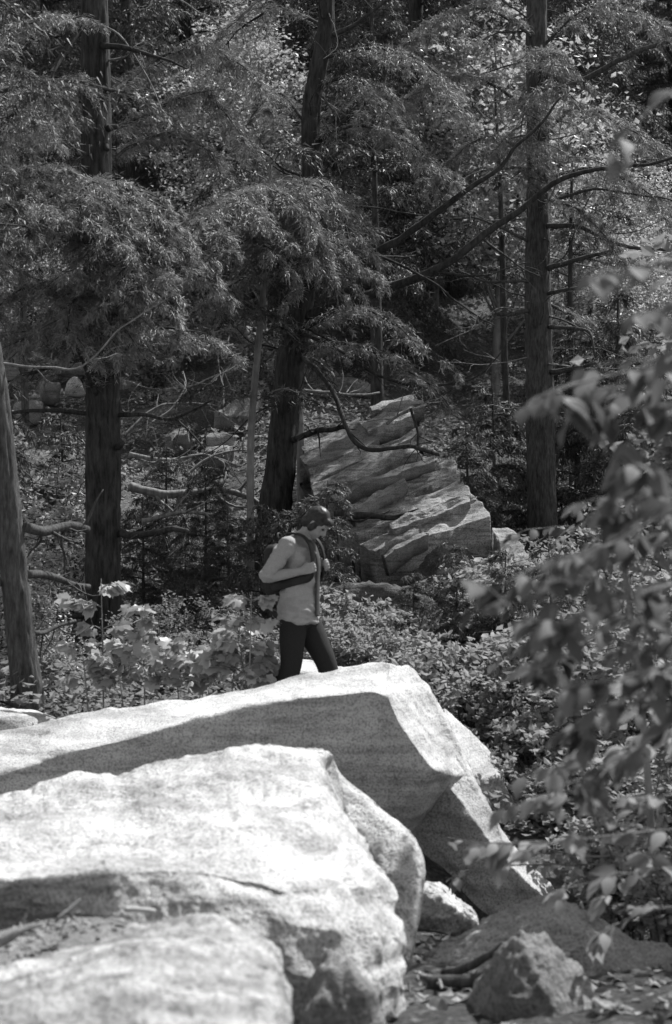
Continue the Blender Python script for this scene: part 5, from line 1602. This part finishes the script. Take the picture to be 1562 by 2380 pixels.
# hair
hair = [ell(H(-.024, 0, .040), HF, HU, .104, .086, .098), ell(H(-.055, 0, -.02), HF, HU, .07, .080, .085), ell(H(.0, -.055, -.02), HF, HU, .035, .034, .06), ell(H(.0, .055, -.03), HF, HU, .05, .034, .085), ell(H(.06, .05, -.0), HF, HU, .026, .02, .085), ell(H(.06, .0, .085), HF, HU, .045, .06, .028)]
me = remesh('hair', hair, 0.006, M_HAIR, 3)
co = np.zeros(len(me.vertices) * 3, np.float32); me.vertices.foreach_get('co', co); co = co.reshape(-1, 3)
me.vertices.foreach_get('normal', nb := np.zeros(len(me.vertices) * 3, np.float32))
co = co + nb.reshape(-1, 3) * (0.0018 * fbm(co * np.array((60, 60, 18)), 2, 6))[:, None]
me.vertices.foreach_set('co', co.ravel()); me.update()
link('hair', me, walker)
# backpack
pack = thing('backpack', 'black backpack worn by the walker, its straps held in both hands', 'backpack', (PX, PYY, PZ0))
pack.rotation_euler = walker.rotation_euler
pack.scale = walker.scale
V, F = boulder_vf((-.165, 0, 1.195), (.07, .14, .19), 9, 4, 0, 4.5, 0.03, 0.004)
link('pack_body', mesh_np('pack_body', V, F, M_PACK), pack)
V, F = boulder_vf((-.232, 0, 1.12), (.025, .11, .09), 10, 4, 0, 4.0, 0.03, 0.004)
link('front_pocket', mesh_np('front_pocket', V, F, M_PACK), pack)
for s in (-1, 1):
    st = [((-.12, s * .085, 1.41), (-.3, 0, 1)), ((-.04, s * .095, 1.458), (-.1, 0, 1)), ((.045, s * .10, 1.45), (.4, 0, 1)), ((.112, s * .105, 1.39), (1, s * .1, .5)), ((.142, s * .11, 1.30), (1, s * .2, .1)), ((.140, s * .112, 1.21), (1, s * .3, 0)), ((.118, s * .125, 1.15), (.8, s * .6, 0)), ((.04, s * .176, 1.125), (.2, s * 1, -.1)), ((-.06, s * .168, 1.10), (-.3, s * 1, -.1)), ((-.16, s * .14, 1.07), (-.3, s * 1, 0))]
    V, F = strip(st, .030 if True else 0, .009)
    link('shoulder_strap', mesh_np('shoulder_strap', V, F, M_PACK), pack)
V, F = tube([(-.15, -.04, 1.42), (-.16, -.02, 1.455), (-.16, .02, 1.455), (-.15, .04, 1.42)], [.008] * 4, 8, 16)
link('carry_handle', mesh_np('carry_handle', V, F, M_PACK), pack)

LAND = [(o.location.x, o.location.y, w) for o, w in [(o, {'granite_bulge': 'the shaded granite hump', 'leaning_slab': 'the leaning slab', 'split_block': 'the split granite block', 'flat_boulder': 'the pale flat-topped boulder',
    'layered_outcrop': 'the layered outcrop', 'mossy_boulder': 'the mossy boulder', 'leaning_tree': 'the leaning trunk', 'person': 'the walker', 'trunk_rock': 'the sunlit rock'}.get(o.name)) for o in COL.objects] if w]
LAND += [(uvx(234, 17), 17, 'the tall dark trunk'), (uvx(636, 20), 20, 'the curving trunk'), (uvx(1264, 22), 22, 'the straight scaly trunk'), (uvx(500, 25), 25, 'the triangular slab'),
         (uvx(118, 28.6), 28.6, 'the rounded grey boulders'), (uvx(460, 32), 32, 'the weathered boulder'), (uvx(820, 28), 28, 'the dark slope boulder'), (uvx(1430, 8.6), 8.6, 'the dark flat stone'), (uvx(1240, 8.5), 8.5, 'the big gully boulder')]
BASE = {'shrub': 'leafy shrub', 'hillside_shrub': 'loose tall shrub', 'hemlock_sapling': 'bushy young hemlock', 'hillside_hemlock': 'dark feathery hemlock', 'pale_leafed_tree': 'pale small-leafed tree in full sun'}
for o in COL.objects:
    b = BASE.get(o.name.split('.')[0])
    if not b or o.parent is not None:
        continue
    if 'bright' in o.get('group', ''):
        b = 'bright small-leafed shrub'
    elif 'maple' in o.get('group', ''):
        b = 'low dim shrub behind the maple saplings'
    x, y = o.location.x, o.location.y
    far = o.name.startswith('hillside_hemlock') or o.name.startswith('pale')
    d, w, ly, lx = min((math.hypot(x - a, (y - c) * (0.25 if far else 1)), ww, c, a) for a, c, ww in LAND if not far or c > 16)
    if y - ly > 9:
        rel = 'high up the slope from' if y - ly > 20 else 'up the slope from'
    elif y - ly > 0.8:
        rel = 'growing behind'
    elif y - ly < -0.8:
        rel = 'growing in front of'
    else:
        rel = 'growing beside'
    size = ('tall ' if o.scale[0] > 1.0 else 'short ') if far else ('small ' if o.scale[0] < 0.62 else '')
    o['label'] = size + b + ' ' + rel + ' ' + w
print('TRIS', sum(sum(max(0, p.loop_total - 2) for p in m.polygons) if len(m.polygons) < 500 else (len(m.loops) - 2 * len(m.polygons)) for m in bpy.data.meshes), 'OBJ', len(bpy.data.objects))
